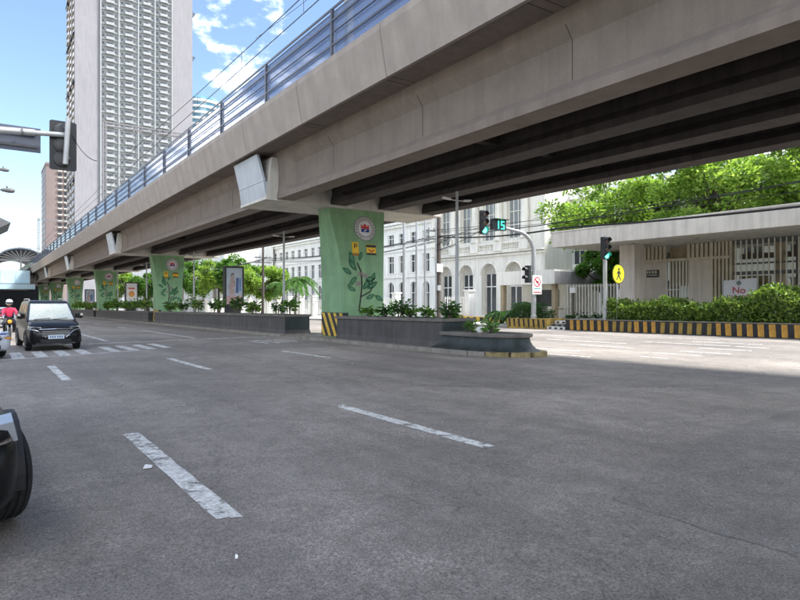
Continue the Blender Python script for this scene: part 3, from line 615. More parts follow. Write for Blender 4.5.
# hedges
def hedge(name, x0, x1, y0, y1, z0, ztop, n, m, label, leaf=.17, bump=.34):
    t = thing(name, ((x0+x1)/2, (y0+y1)/2, z0), label, 'hedge'); P = []
    ph = rng.uniform(0, 6, 8)
    def top(x, y): return ztop + bump*(math.sin(y*1.9+ph[0])*.5+math.sin(y*4.3+ph[1]+x*2)*.35+math.sin(y*9+x*7+ph[2])*.2)
    def bulge(y, z): return .12*math.sin(y*3.1+z*4+ph[3])+.08*math.sin(y*7.3+ph[4]+z*9)
    while len(P) < n:
        x = random.uniform(x0, x1); y = random.uniform(y0, y1); z = random.uniform(z0, top(x, y))
        e = min(x-x0-bulge(y, z), x1-x, y-y0, y1-y, top(x, y)-z)
        if e < 0 or random.random() > math.exp(-e*5)+.06: continue
        P.append((x, y, z))
    P = np.array(P); c = np.array(t.location); D = rng.normal(size=P.shape); D[:, 0] -= .5; D[:, 2] += .7
    link('foliage', leaves_mesh('foliage', P-c, leaf, m, .5, .5, D), t)
    mb = MB()
    for k in range(int((y1-y0)*3)):
        y = random.uniform(y0+.1, y1-.1); x = random.uniform(x0+.3, x1-.3); mb.tube([(x, y, z0-.1), (x+random.uniform(-.2, .2), y+random.uniform(-.2, .2), ztop-.25)], [.02, .008], 4)
    part('stems', mb, bark, t, kind='stuff')
hedge('low_hedge', 27.75, 29.5, 12.9, 20.6, .35, 1.34, 11500, leaf_hedge, 'loose green hedge by the round yellow sign, over the striped planter')
hedge('tall_hedge', 27.7, 29.5, 4, 13.0, .4, 1.82, 16500, leaf_hedge, 'taller dense green hedge in front of the white banner', bump=.4)
hedge('clipped_hedge', 27.8, 29.0, 25.4, 27.6, .35, 1.28, 6500, leaf_dark, 'small square clipped dark green hedge beside the traffic mast', leaf=.08, bump=.03)

# ------------------------------------------------------------------ canopy gate building on the right
cb = thing('gate_building', (35, 15, G(15)+.14), 'long pale concrete gate building with deep flat canopy and slatted screens', 'gate building')
part('canopy', MB().box((31, -14, 4.98), (41.5, 27.0, 5.93)), conc_lt, cb)
part('canopy_edge', MB().box((30.96, -14.04, 5.935), (41.5, 27.04, 6.02)), conc_lt, cb)
for x in (32.6, 34.4):
    for y in range(-2, 26, 4): part('ceiling_light', MB().box((x, y, 4.90), (x+.22, y+1.9, 4.975)), mat('lamp_cover', (.35, .34, .30), rough=.5), cb)
# pillar, wall panels, slats
def wallpanel(x, ya, yb, z0, z1, m, name='wall_panel', th=.25): return part(name, MB().box((x, ya, z0), (x+th, yb, z1)), m, cb)
pinkw = mat('gate_wall_paint', (.58, .52, .46), rough=.85, var=.08, scale=.8, streak=.15)
slat_m = mat('slat_paint', (.56, .50, .39), rough=.8, var=.1, streak=.15); brown = mat('brown_slat', (.36, .29, .19), rough=.8, var=.15, streak=.1)
part('pillar', MB().box((33.0, 22.15, -.15), (34.0, 23.2, 4.98)), pinkw, cb)
part('pillar', MB().box((33.0, -6.5, -.15), (34.0, -5.3, 4.98)), pinkw, cb)
WX = 36.0
wallpanel(WX, 21.9, 23.7, -.1, 3.95, pinkw); wallpanel(WX, 18.9, 20.4, -.1, 3.95, pinkw)
part('lintel', MB().box((WX-.12, 17.85, 3.955), (WX+.3, 23.75, 4.12)), slat_m, cb)
sl = MB().box((0, 0, 4.125), (.1, .16, 4.975)).mesh('slat', slat_m)
for a, b in ((21.9, 23.7), (18.9, 20.5)):
    part('slat_backing', MB().box((WX+.12, a, 4.125), (WX+.2, b, 4.97)), brown, cb)
    for q in np.arange(a, b-.1, .28): piece('slat', sl, cb, (WX-.02, q, 0))
for q in np.arange(17.75, 18.85, .22): part('slat', MB().box((WX-.05, q, -.1), (WX+.06, q+.12, 4.97)), slat_m, cb)
part('slat_backing', MB().box((WX+.1, 17.7, -.1), (WX+.2, 18.88, 4.96)), brown, cb)
part('screen_backing', MB().box((WX+.5, 20.4, 2.4), (WX+.6, 21.9, 4.9)), brown, cb)
gr = part('bar_gate', MB().box((WX+.02, 20.42, .1), (WX+.08, 21.88, .2)).box((WX+.02, 20.42, 1.35), (WX+.08, 21.88, 1.43)), mat('pale_steel', (.6, .58, .52), rough=.5), cb)
for q in np.arange(20.48, 21.85, .22): part('bar', MB().box((WX+.0, q, .1), (WX+.07, q+.09, 3.95)), mat('pale_steel', (.6, .58, .52)), gr)
# wide open-work gate on the right
wg = part('gate_frame', MB().box((WX, 6.0, 2.95), (WX+.14, 17.65, 3.15)).box((WX, 6.0, 3.55), (WX+.14, 17.65, 3.65)).box((WX, 6.0, 4.7), (WX+.14, 17.65, 4.97)).box((WX, 6.0, 0), (WX+.14, 17.65, .12)), grey_dk, cb)
for q in np.arange(6.1, 17.6, .30): part('bar', MB().box((WX-.03, q, 0), (WX+.03, q+.07, 4.95)), mat('pale_steel', (.6, .58, .52)), wg)
for q in (7.5, 10.0, 12.6, 14.1, 15.1): part('gate_post', MB().box((WX+.15, q, -.1), (WX+.5, q+.35, 4.9)), brown if q > 14.5 else mat('dark_wood', (.12, .09, .07), var=.2), cb)
part('inner_beam', MB().box((WX+.6, 6, 3.9), (WX+.9, 17.6, 4.2)), mat('dark_wood', (.12, .09, .07)), cb)
part('inner_wall', MB().box((WX+.55, 15.9, -.1), (WX+.7, 17.6, 2.9)), mat('olive_panel', (.24, .2, .09), var=.2), cb)
nm = part('name_plate', MB().box((WX-.03, 22.35, 2.98), (WX-.003, 23.25, 3.46)), mat('plate_dark', (.03, .03, .025), rough=.4), cb)
for q, z, w in ((22.5, 3.25, .16), (22.72, 3.25, .14), (22.93, 3.25, .1), (23.08, 3.25, .13)): part('plate_mark', MB().box((WX-.035, q, z-.02), (WX-.031, q+w, z+.15)), mat('plate_pale', (.45, .43, .38)), nm)
part('plate_mark', MB().box((WX-.035, 22.45, 3.1), (WX-.031, 23.2, 3.15)), mat('plate_pale', (.45, .43, .38)), nm)
# banner
t = thing('banner', (35, 16.6, .2), 'white cloth banner with red lettering and small emblem behind the hedge', 'banner')
part('cloth', MB().loft([[(35+.05*math.sin(y*4), y, z) for z in (.6, 2.68+.05*math.sin(y*1.7))] for y in np.linspace(15.95, 17.75, 14)], cap=False, closed=False), mat('banner_cloth', (.66, .66, .68), rough=.8, var=.06), t)
for y in (15.9, 17.8): part('stake', MB().tube([(35.05, y, -.1), (35.05, y, 2.8)], .03, 6), grey_p, t)
bred = mat('banner_red', (.45, .03, .04), rough=.7)
for s, z in (('No', 2.04), ('CLASSES', 1.63)): link('lettering', text_mesh('lettering', s, .55 if s == 'No' else .36, bred), t, Vector((34.93, 16.85, z))-t.location, FACE_NX)
part('emblem', MB().lathe([(.13, -.01), (.13, .0), (.05, .0)], (34.93, 16.85, 2.46), 16, 'x'), mat('emblem_grey', (.2, .22, .2)), t)

# gatehouse left of the canopy
gh = thing('gatehouse', (36, 31, G(31)), 'small flat roofed gatehouse behind the traffic mast, cream end and grey side', 'gatehouse')
part('roof_fascia', MB().box((34.0, 29.3, 2.68), (40.5, 35.2, 3.74)), bwhite, gh)
part('side_fascia', MB().box((33.99, 29.27, 2.70), (40.5, 29.295, 3.60)), mat('grey_fascia', (.30, .30, .31), rough=.7, var=.1, streak=.2), gh)
part('wall', MB().box((36.5, 30.2, -.2), (40.2, 34.9, 2.68)), bcream, gh)
for x, y in ((34.3, 29.5), (34.3, 34.8), (37.6, 29.5)): part('column', MB().box((x, y, -.2), (x+.35, y+.35, 2.68)), mat('brown_slat', (.36, .29, .19)), gh)
part('window', MB().box((36.47, 31, 1.0), (36.495, 33.8, 2.3)), winglass, gh)
part('counter', MB().box((34.5, 29.6, .75), (37.4, 30.15, .9)), slat_m, gh)
fe = thing('bar_fence', (35, 26, G(26)), 'pale vertical bar fence between gatehouse and canopy pillar', 'fence')
for q in np.arange(24.4, 29.2, .26): part('bar', MB().box((34.9, q, -.15), (34.98, q+.1, 2.62)), mat('pale_steel', (.6, .58, .52)), fe)
part('rail', MB().box((34.985, 24.35, 2.45), (35.04, 29.25, 2.55)).box((34.985, 24.35, .2), (35.04, 29.25, .3)), mat('pale_steel', (.6, .58, .52)), fe)
t = thing('notice_board', (34.6, 28.2, G(28)), 'small white notice on a wooden stand before the bar fence', 'notice')
part('board', MB().box((34.55, 27.9, 2.0), (34.6, 28.4, 2.4)), white, t); part('leg', MB().box((34.61, 28.1, -.15), (34.67, 28.2, 2.2)), wood_pole, t)

# ------------------------------------------------------------------ white neoclassical building
FX = 46.0
wb = thing('white_arcaded_building', (FX, 70, G(70)), 'long white three storey arcaded building with columned centre and balustrades', 'building')
def holed_wall(mb, u0, u1, v0, v1, holes, depth, P):
    us = sorted({u0, u1} | {h[0] for h in holes} | {h[1] for h in holes}); vs = sorted({v0, v1} | {h[2] for h in holes} | {h[3] for h in holes})
    H = [(h[0], h[1], h[2], h[3]) for h in holes]
    for i in range(len(us)-1):
        for j in range(len(vs)-1):
            cu, cv = (us[i]+us[i+1])/2, (vs[j]+vs[j+1])/2
            if any(a < cu < b and c < cv < d for a, b, c, d in H): continue
            mb.quad(P(us[i], vs[j], 0), P(us[i+1], vs[j], 0), P(us[i+1], vs[j+1], 0), P(us[i], vs[j+1], 0))
    for a, b, c, d in H:
        mb.quad(P(a, c, 0), P(a, c, depth), P(a, d, depth), P(a, d, 0)); mb.quad(P(b, c, 0), P(b, c, depth), P(b, d, depth), P(b, d, 0))
        mb.quad(P(a, c, 0), P(b, c, 0), P(b, c, depth), P(a, c, depth)); mb.quad(P(a, d, 0), P(b, d, 0), P(b, d, depth), P(a, d, depth))
def arch_fill(mb, a, b, top, P, depth, n=10):
    r = (b-a)/2; c = (a+b)/2
    for s in (-1, 1):
        pts = [(c+s*r*math.cos(R(90*i/n)), top-r+r*math.sin(R(90*i/n))) for i in range(n+1)]
        for i in range(n):
            p, q = pts[i], pts[i+1]
            mb.quad(P(p[0], p[1], 0), P(q[0], q[1], 0), P(q[0], top, 0), P(p[0], top, 0))
            mb.quad(P(p[0], p[1], 0), P(q[0], q[1], 0), P(q[0], q[1], depth), P(p[0], p[1], depth))
PX = lambda X: (lambda u, v, d: (X+d, u, v))
# wing
wcols = [60.45 + 2.65*i for i in range(30)]
holes = []; 
for c in wcols: holes += [(c-.72, c+.72, 8.9, 10.35), (c-.72, c+.72, 5.15, 7.4), (c-.72, c+.72, .0, 3.9)]
mb = MB(); holed_wall(mb, 57.2, 142, -2, 15.5, holes, .35, PX(FX))
for c in wcols: arch_fill(mb, c-.72, c+.72, 3.9, PX(FX), .35)
part('wing_wall', mb, bwhite, wb)
part('wing_body', MB().box((FX+.4, 57.3, -2), (FX+14, 141.9, 15.3)), bwhite, wb)
for z, h, o in ((4.45, .25, .14), (7.95, .22, .14), (11.2, .35, .3), (11.6, .3, .55), (15.3, .3, .2)): part('cornice', MB().box((FX-o, 57.21, z), (FX-.002, 142, z+h)), bwhite, wb)
def win_mesh(w, h):
    return MB().box((.25, -w/2, 0), (.27, w/2, h)).mesh('window', winglass), MB().box((.19, -w/2, 0), (.249, -w/2+.08, h)).box((.19, w/2-.08, 0), (.249, w/2, h)).box((.19, -.04, 0), (.249, .04, h)).box((.19, -w/2, h*.62), (.248, w/2, h*.62+.07)).mesh('frame', white)
wa, fa = win_mesh(1.44, 1.45); wb2, fb2 = win_mesh(1.44, 2.25); wc, fc = win_mesh(1.44, 3.9)
sillm = MB().box((-.12, -.9, -.14), (-.003, .9, -.02)).mesh('sill', bwhite)
var_m = [winglass, mat('window_curtain', (.16, .15, .13), rough=.3, var=.3), mat('window_sky', (.09, .105, .12), rough=.08, var=.3, spec=.8)]
variants = {}
def vary(me):
    k = random.choices((0, 1, 2), (5, 2, 3))[0]
    if (me.name, k) not in variants: q = me.copy(); q.materials.clear(); q.materials.append(var_m[k]); variants[(me.name, k)] = q
    return variants[(me.name, k)]
for c in wcols:
    for z, a, f in ((8.9, wa, fa), (5.15, wb2, fb2), (0, wc, fc)):
        o = piece('window', vary(a), wb, (FX, c, z)); piece('frame', f, o, (FX, c, z)).location = (0, 0, 0)
        if z: piece('sill', sillm, wb, (FX, c, z))
# centre block, standing 1.2 m proud
CX = FX - 1.0; ccols = [44.2, 47.9, 51.6, 55.3]
# the pixel positions were taken on this plane
holes = [];
for c in ccols: holes += [(c-1.15, c+1.15, -.2, 5.45), (c-1.0, c+1.0, 7.95, 12.9)]
mb = MB(); holed_wall(mb, 40.2, 57.15, -1.5, 17.5, holes, .5, PX(CX))
for c in ccols: arch_fill(mb, c-1.15, c+1.15, 5.45, PX(CX), .5)
part('centre_wall', mb, bcream, wb)
part('centre_body', MB().box((CX+.55, 40.25, -1.5), (FX+14, 57.1, 17.3)), bcream, wb)
part('centre_side', MB().box((CX+.01, 40.0, -1.5), (FX+14, 40.24, 17.5)), bcream, wb); part('centre_side', MB().box((CX+.01, 57.155, -1.5), (FX+.39, 57.2, 17.5)), bcream, wb)
for z, h, o in ((6.15, .22, .2), (6.45, .18, .42), (13.6, .5, .35), (14.2, .4, .8), (17.4, .4, .3)): part('cornice', MB().box((CX-o, 40.0, z), (CX-.002, 57.3, z+h)), bcream, wb)
for c in ccols:
    w = part('arch_recess', MB().box((CX+.5, c-1.15, -.2), (CX+.54, c+1.15, 5.45)), mat('recess_grey', (.45, .42, .36), var=.15), wb)
    part('door_window', MB().box((CX+.44, c-.75, 0), (CX+.495, c+.75, 4.3)), winglass, w); part('mullion', MB().box((CX+.38, c-.05, 0), (CX+.435, c+.05, 4.3)).box((CX+.38, c-.75, 2.9), (CX+.436, c+.75, 3.0)), white, w)
    part('archivolt', MB().loft([[(CX-.08, c+r*math.cos(R(q)), 4.3+r*math.sin(R(q))) for r in (1.16, 1.42)] + [(CX-.001, c+r*math.cos(R(q)), 4.3+r*math.sin(R(q))) for r in (1.42, 1.16)] for q in range(0, 181, 12)]), bcream, wb)
    w = part('window', MB().box((CX+.45, c-1, 7.95), (CX+.48, c+1, 12.9)), mat('pale_window', (.20, .22, .22), rough=.2, var=.15), wb)
    m = MB()
    for q in (-.97, -.33, .31, .95): m.box((CX+.36, c+q-.03, 7.95), (CX+.445, c+q+.05, 12.9))
    for z in (9.3, 10.7, 12.1): m.box((CX+.37, c-1, z), (CX+.444, c+1, z+.07))
    part('mullion', m, bcream, w)
    b = part('balustrade', MB().box((CX-.42, c-1.2, 6.64), (CX-.2, c+1.2, 6.8)).box((CX-.42, c-1.2, 7.42), (CX-.2, c+1.2, 7.6)), bcream, wb)
    for q in np.linspace(-1.05, 1.05, 9): part('baluster', MB().lathe([(.05, 6.8), (.09, 6.95), (.045, 7.2), (.07, 7.42)], (CX-.31, c+q, 0), 8), bcream, b)
for c in (42.35, 46.05, 49.75, 53.45, 57.0):
    part('pedestal', MB().box((CX-.55, c-.62, 6.64), (CX-.003, c+.62, 7.75)), bcream, wb)
    part('column', MB().lathe([(.5, 7.76), (.5, 7.95), (.42, 8.0), (.42, 10), (.36, 12.9), (.44, 13.0), (.5, 13.3), (.5, 13.58)], (CX-.3, c, 0), 18), bcream, wb, smooth=50)
hs = [(u, u+1.5, z, z+2.2) for u in np.arange(12, 39, 3.3) for z in (1.0, 5.1, 8.7)]
mb = MB(); holed_wall(mb, 8, 39.98, -1, 12.6, hs, .35, PX(FX+3)); part('side_wing_wall', mb, bwhite, wb); part('side_wing_body', MB().box((FX+3.37, 8.1, -1), (FX+12, 39.9, 12.5)), bwhite, wb)
part('cornice', MB().box((FX+2.6, 8, 11.6), (FX+2.998, 39.98, 12.2)), bwhite, wb)
wsw, fsw = win_mesh(1.5, 2.2)
for h in hs:
    o = piece('window', wsw, wb, (FX+3, h[0]+.75, h[2])); piece('frame', fsw, o, (FX+3, 0, 0)).location = (0, 0, 0)
# plain block beyond the canopy seen through the gate, and pale annexe further along
b2 = thing('white_office_block', (58, 15, 0), 'white block with window grid seen through the canopy gate', 'building')
hs = [(u, u+1.9, z, z+1.6) for u in np.arange(-6, 34, 3.1) for z in (1, 4.3, 7.6)]
mb = MB(); holed_wall(mb, -8, 36, -1, 11, hs, .3, PX(58)); part('wall', mb, bwhite, b2); part('body', MB().box((58.32, -7.9, -1), (68, 35.9, 10.9)), bwhite, b2)
pm = MB().box((.24, 0, 0), (.27, 1.9, 1.6)).mesh('window', mat('pale_window', (.20, .22, .22)))
for h in hs: piece('window', pm, b2, (58, h[0], h[2]))
b3 = thing('white_annexe', (36, 150, G(150)), 'plain white annexe with tan shuttered windows beyond the second pier', 'building')
hs = [(u, u+2.6, z, z+2.6) for u in np.arange(112, 175, 7.5) for z in (1.2, 6.2, 10.6)]
mb = MB(); holed_wall(mb, 108, 185, -3, 15, hs, .3, PX(36)); part('wall', mb, bwhite, b3); part('body', MB().box((36.32, 108.1, -3), (45.5, 184.9, 14.9)), bwhite, b3)
part('end_wall', MB().box((36.01, 107.9, -3), (45.5, 108.08, 15)), bwhite, b3)
part('string_course', MB().box((35.85, 108, 5.2), (35.997, 185, 5.5)), bwhite, b3)
pm = MB().box((.24, 0, 0), (.27, 2.6, 2.6)).mesh('window', mat('tan_shutter', (.30, .25, .2), var=.2))
for h in hs: piece('window', pm, b3, (36, h[0], h[2]))
# perimeter fence with white piers
pf = thing('white_perimeter_fence', (33.5, 60, G(60)), 'white perimeter fence with square piers before the arcaded building', 'fence')
pier_me = MB().box((-.3, -.3, -.2), (.3, .3, 2.5)).box((-.38, -.38, 2.501), (.38, .38, 2.65)).mesh('fence_pier', white)
pick = MB().box((-.02, -.03, 0), (.02, .03, 2.0)).mesh('picket', white)
for k in range(26):
    y = 38 + k*3.6
    if 40 < y < 46: continue
    piece('fence_pier', pier_me, pf, (33.5, y, G(y)+.1))
    if k < 25:
        part('rail', MB().loft([[(33.48, q, G(q)+z) for z in (0.35,)] + [(33.52, q, G(q)+.35), (33.52, q, G(q)+.42), (33.48, q, G(q)+.42)] for q in (y+.31, y+3.29)]), white, pf)
        part('rail', MB().loft([[(33.48, q, G(q)+2.0), (33.52, q, G(q)+2.0), (33.52, q, G(q)+2.07), (33.48, q, G(q)+2.07)] for q in (y+.31, y+3.29)]), white, pf)
        for q in np.arange(y+.5, y+3.2, .3): piece('picket', pick, pf, (33.5, q, G(q)+.2))

# ------------------------------------------------------------------ trees
def tree(x, y, h, rx, rz, zc, nclump, nleaf, leaf, m, label, group=None, trunk=.25, name='broadleaf_tree', zb=None):
    z0 = G(y)+.1 if zb is None else zb
    t = thing(name, (x, y, z0), label, 'tree', group); mb = MB(); c = Vector((x, y, zc))
    mb.tube([(x, y, z0-.1), (x+random.uniform(-.2, .2), y+random.uniform(-.2, .2), z0+(zc-rz-z0)*.6), (x, y, zc-rz*.35), (x+.2, y, zc+rz*.4)], [trunk*1.25, trunk, trunk*.75, trunk*.25], 9)
    P = []; D = []
    for k in range(nclump):
        while True:
            v = Vector((random.uniform(-1, 1), random.uniform(-1, 1), random.uniform(-1, 1)))
            if .3 < v.length < 1: break
        cc = c + Vector((v.x*rx, v.y*rx, v.z*rz)); s = Vector((x, y, zc-rz*random.uniform(.3, .8)))
        mb.tube([s, s.lerp(cc, .5)+Vector((0, 0, -.25)), cc], [trunk*.32, trunk*.18, .02], 5)
        rr = random.uniform(.5, 1.0)*rx*.24
        for j in range(nleaf//nclump):
            d = Vector((random.gauss(0, 1), random.gauss(0, 1), random.gauss(.25, .8))).normalized(); q = cc + d*rr*random.uniform(.25, 1)**.6*Vector((1, 1, .7)).length/1.57
            P.append((q.x-x, q.y-y, q.z-z0)); D.append((d.x, d.y, d.z*.4-.05))
    part('trunk', mb, bark, t, smooth=60); link('crown', leaves_mesh('crown', np.array(P), leaf, m, .6, .6, np.array(D)+rng.normal(size=(len(P), 3))*.5), t); return t
gt = 'trees behind the gate canopy'
tree(43, 31, 12, 5.2, 3.6, 8.8, 60, 16000, .33, leaf_bright, 'bright green tree at the left end of the canopy, before the columns', gt, .3)
tree(44, 23, 13, 5.4, 3.8, 9.6, 60, 16000, .33, leaf_bright, 'dense bright green tree behind the middle of the canopy', gt, .32)
tree(45.5, 15.5, 13, 5.4, 3.8, 10.4, 60, 15500, .33, leaf_bright, 'bright green tree with dark trunk behind the canopy by the gate', gt, .32)
tree(47, 8, 13, 5.5, 4.0, 11.0, 54, 16000, .36, leaf_bright, 'bright green tree behind the far right of the canopy', gt, .32)
tree(38.5, 28.2, 6, 2.6, 1.9, 4.2, 30, 11000, .26, leaf_mid, 'low green tree hanging under the canopy end by the bar fence', None, .22)
gt2 = 'trees along the white fence'
for i, (x, y, rx, rz, zc, m, s) in enumerate([(30.5, 76, 3.4, 2.2, 4.0, leaf_bright, 'light green street tree just left of the palm by the white fence'), (30.5, 86, 3.6, 2.8, 4.8, leaf_mid, 'green street tree behind the long planter lamp post'), (30.8, 95, 3.8, 2.8, 5.2, leaf_bright, 'light green street tree beside the blue grey poster box'), (30.8, 108, 4, 3, 5.4, leaf_mid, 'green street tree behind the blue grey poster box'), (30, 140, 4, 3, 4.6, leaf_mid, 'green street tree seen left of the second pier'), (30, 165, 4.2, 3.4, 5, leaf_bright, 'light green street tree seen left of the second pier')]):
    tree(x, y, 6, rx, rz, zc, 44, 9000, .38, m, s, gt2, .2)
def palm(x, y, h, nf, fl, label, cat='palm tree', lean=.3, m=leaf_palm):
    z0 = G(y)+.1; t = thing('palm_tree', (x, y, z0), label, cat, None); top = Vector((x+lean, y, z0+h))
    part('trunk', MB().tube([(x, y, z0-.1), (x+lean*.3, y, z0+h*.5), top], [.17, .13, .11], 9), bark, t, smooth=60)
    P = []; D = []; mb = MB()
    for k in range(nf):
        a = 6.28*k/nf+random.uniform(-.2, .2); e = random.uniform(-.1, .9); path = []
        for j in range(9):
            u = j/8; path.append(top + Vector((math.cos(a)*fl*u*math.cos(e*.6), math.sin(a)*fl*u*math.cos(e*.6), fl*(math.sin(e)*u - .75*u*u))))
        mb.tube(path, [.025-.002*j for j in range(9)], 4); d0 = Vector((-math.sin(a), math.cos(a), 0))
        for j in range(1, 9):
            for w in range(5):
                p = path[j-1].lerp(path[j], w/5); fw = (path[j]-path[j-1]).normalized()
                for s in (-1, 1): P.append(tuple(p-t.location)); D.append(tuple(d0*s+fw*.6+Vector((0, 0, -.35))))
    part('fronds', mb, leaf_dark, t); link('leaflets', leaves_mesh('leaflets', np.array(P), fl*.28, m, .6, .12, np.array(D)), t); return t
palm(30.6, 66, 4.6, 13, 2.6, 'palm tree with arching fronds standing before the white fence')
palm(30.9, 70.5, 4.0, 12, 2.3, 'shorter palm tree with a thin trunk beside the first palm')
palm(30.5, 29.0, 1.3, 12, 1.5, 'low dark feathery palm behind the small clipped hedge', lean=.1, m=leaf_dark)
palm(30.4, 31.0, .8, 11, 1.6, 'very low dark palm arching beside the forecourt drive', lean=-.1, m=leaf_dark)
for i, (x, y, h) in enumerate([(33.6, 30.6, 1.2), (33.4, 29.2, 1.0), (33.7, 27.6, .7), (33.5, 26.2, .6), (33.4, 25.2, .7)]):
    plant('border_shrub', x, y, G(y)+.14, 130, h, .8, .22, leaf_dark, 'dark border shrub at the foot of the bar fence and gatehouse', 'shrubs by the bar fence')
for i, (x, y, h) in enumerate([(31.8, 52, 1.8), (31.6, 56.5, 2.2), (31.8, 47, 1.6), (32, 61, 1.8)]):
    plant('garden_shrub', x, y, G(y)+.14, 200, h, 1.3, .28, [leaf_mid, leaf_bright][i % 2], 'tall garden shrub before the white fence piers', 'shrubs along the white fence', 5)

# ------------------------------------------------------------------ signals and signs
sig_black = mat('signal_housing', (.02, .022, .024), rough=.45, var=.1)
lens_off = mat('lens_off', (.09, .05, .045), rough=.25); lens_amb = mat('lens_off_amber', (.10, .07, .04), rough=.25)
lens_on = mat('lens_green_lit', (.05, .85, .5), rough=.3, emit=2.2); led = mat('countdown_led', (.03, .7, .42), rough=.4, emit=1.2)
def signal_head(par, x, y, zb, w=.36, h=1.05, lit=True, back=False):     # faces -Y (local = world)
    hd = part('signal_head', MB().box((x-w/2, y, zb), (x+w/2, y+.22, zb+h)), sig_black, par)
    for i in range(3):
        z = zb+h*(5-2*i)/6; r = min(w, h/3)*.40; on = lit and i == 2
        part('lens', MB().lathe([(r, 0), (r, -.01), (r*.7, -.03), (.01, -.04)], (x, y, z), 18, 'y'), [lens_off, lens_amb, lens_on if on else lens_off][i], hd, smooth=50)
        ring_ = [[(x+q*math.cos(R(a)), y+d, z+q*math.sin(R(a))) for q, d in ((r*1.1, 0), (r*1.1, -.2 if 0 < a < 180 else -.08), (r*1.16, -.2 if 0 < a < 180 else -.08), (r*1.16, 0))] for a in range(-25, 206, 15)]
        part('visor', MB().loft(ring_), sig_black, hd)
    return hd
# mast with curved arm
t = thing('traffic_mast', (27.8, 25.6, G(25.6)+.6), 'tall grey traffic mast with curved arm carrying a signal and green countdown', 'traffic light')
pth = [(27.8, 25.6, .1), (27.8, 25.6, 4.3)] + [(27.8-1.5*(1-math.cos(R(a)))*1.0, 25.6, 4.3+1.35*math.sin(R(a))) for a in (15, 30, 45, 60, 75, 90)] + [(25.0, 25.6, 5.80), (23.3, 25.6, 5.92)]
part('mast', MB().tube(pth, [.16, .14, .135, .13, .12, .115, .11, .10, .08, .06], 12), grey_p, t, smooth=60)
part('collar', MB().lathe([(.2, 0), (.2, .25), (.15, .3)], (27.8, 25.6, .3), 12), grey_p, t)
signal_head(t, 23.45, 25.3, 5.25, .42, 1.35)
cd = part('countdown_box', MB().box((24.05, 25.28, 5.55), (25.15, 25.5, 6.15)), sig_black, t)
part('hood', MB().box((24.05, 25.0, 6.152), (25.15, 25.5, 6.18)), sig_black, cd)
part('bracket', MB().box((24.5, 25.5, 5.72), (24.6, 25.6, 5.95)).box((23.4, 25.52, 5.75), (23.5, 25.62, 5.95)), grey_p, t)
def seg(x, z, s, bars, par):
    w, h = .26, .46; q = .05
    B = {'a': (0, h-q, w, h), 'g': (0, h/2-q/2, w, h/2+q/2), 'd': (0, 0, w, q), 'f': (0, h/2, q, h), 'b': (w-q, h/2, w, h), 'e': (0, 0, q, h/2), 'c': (w-q, 0, w, h/2)}
    for k in bars: a = B[k]; part('led_segment', MB().box((x+a[0], 25.262, z+a[1]), (x+a[2], 25.279, z+a[3])), led, par)
seg(24.28, 5.62, 1, 'bc', cd); seg(24.72, 5.62, 1, 'afgcd', cd)
# second signal on the mast, seen from its side
s2 = part('signal_head', MB().box((27.2, 25.45, 2.55), (27.42, 25.78, 3.6)), sig_black, t)
for i in range(2): part('visor', MB().loft([[(27.2-d, 25.61+.13*math.cos(R(a)), 2.85+.5*i+.13*math.sin(R(a))) for d, a in ((0, a0), (.26, a0))] + [(27.2-d, 25.61+.15*math.cos(R(a0)), 2.85+.5*i+.15*math.sin(R(a0))) for d in (.26, 0)] for a0 in range(-20, 201, 20)]), sig_black, s2)
part('bracket', MB().tube([(27.42, 25.6, 3.3), (27.75, 25.6, 3.3)], .035, 6), grey_p, s2)
# prohibition sign on the mast
sg = part('turn_sign', MB().box((27.45, 25.36, 1.85), (28.25, 25.39, 3.0)), white, t, label='white sign with a barred red circle and red word')
red = mat('sign_red', (.5, .02, .04), rough=.5)
part('red_ring', MB().loft([[(27.85+r*math.cos(R(a)), y, 2.6+r*math.sin(R(a))) for r, y in ((.30, 25.352), (.24, 25.352), (.24, 25.359), (.30, 25.359))] for a in range(0, 361, 15)], cap=False), red, sg)
part('bar', MB().hexa([(27.62, 25.35, 2.77), (27.67, 25.35, 2.82), (28.08, 25.35, 2.43), (28.03, 25.35, 2.38), (27.62, 25.358, 2.77), (27.67, 25.358, 2.82), (28.08, 25.358, 2.43), (28.03, 25.358, 2.38)]), red, sg)
part('arrow', MB().prism([(27.72, 2.62), (27.82, 2.74), (27.82, 2.66), (27.98, 2.66), (27.98, 2.46), (27.92, 2.46), (27.92, 2.59), (27.82, 2.59), (27.82, 2.5)], 'y', 25.3535, 25.359), black, sg)
part('teal_band', MB().box((27.55, 25.353, 2.16), (28.15, 25.359, 2.22)), mat('sign_teal', (.1, .3, .3)), sg)
link('lettering', text_mesh('lettering', 'Anytime', .2, red), sg, Vector((27.85, 25.352, 1.98))-t.location, FACE_NY)
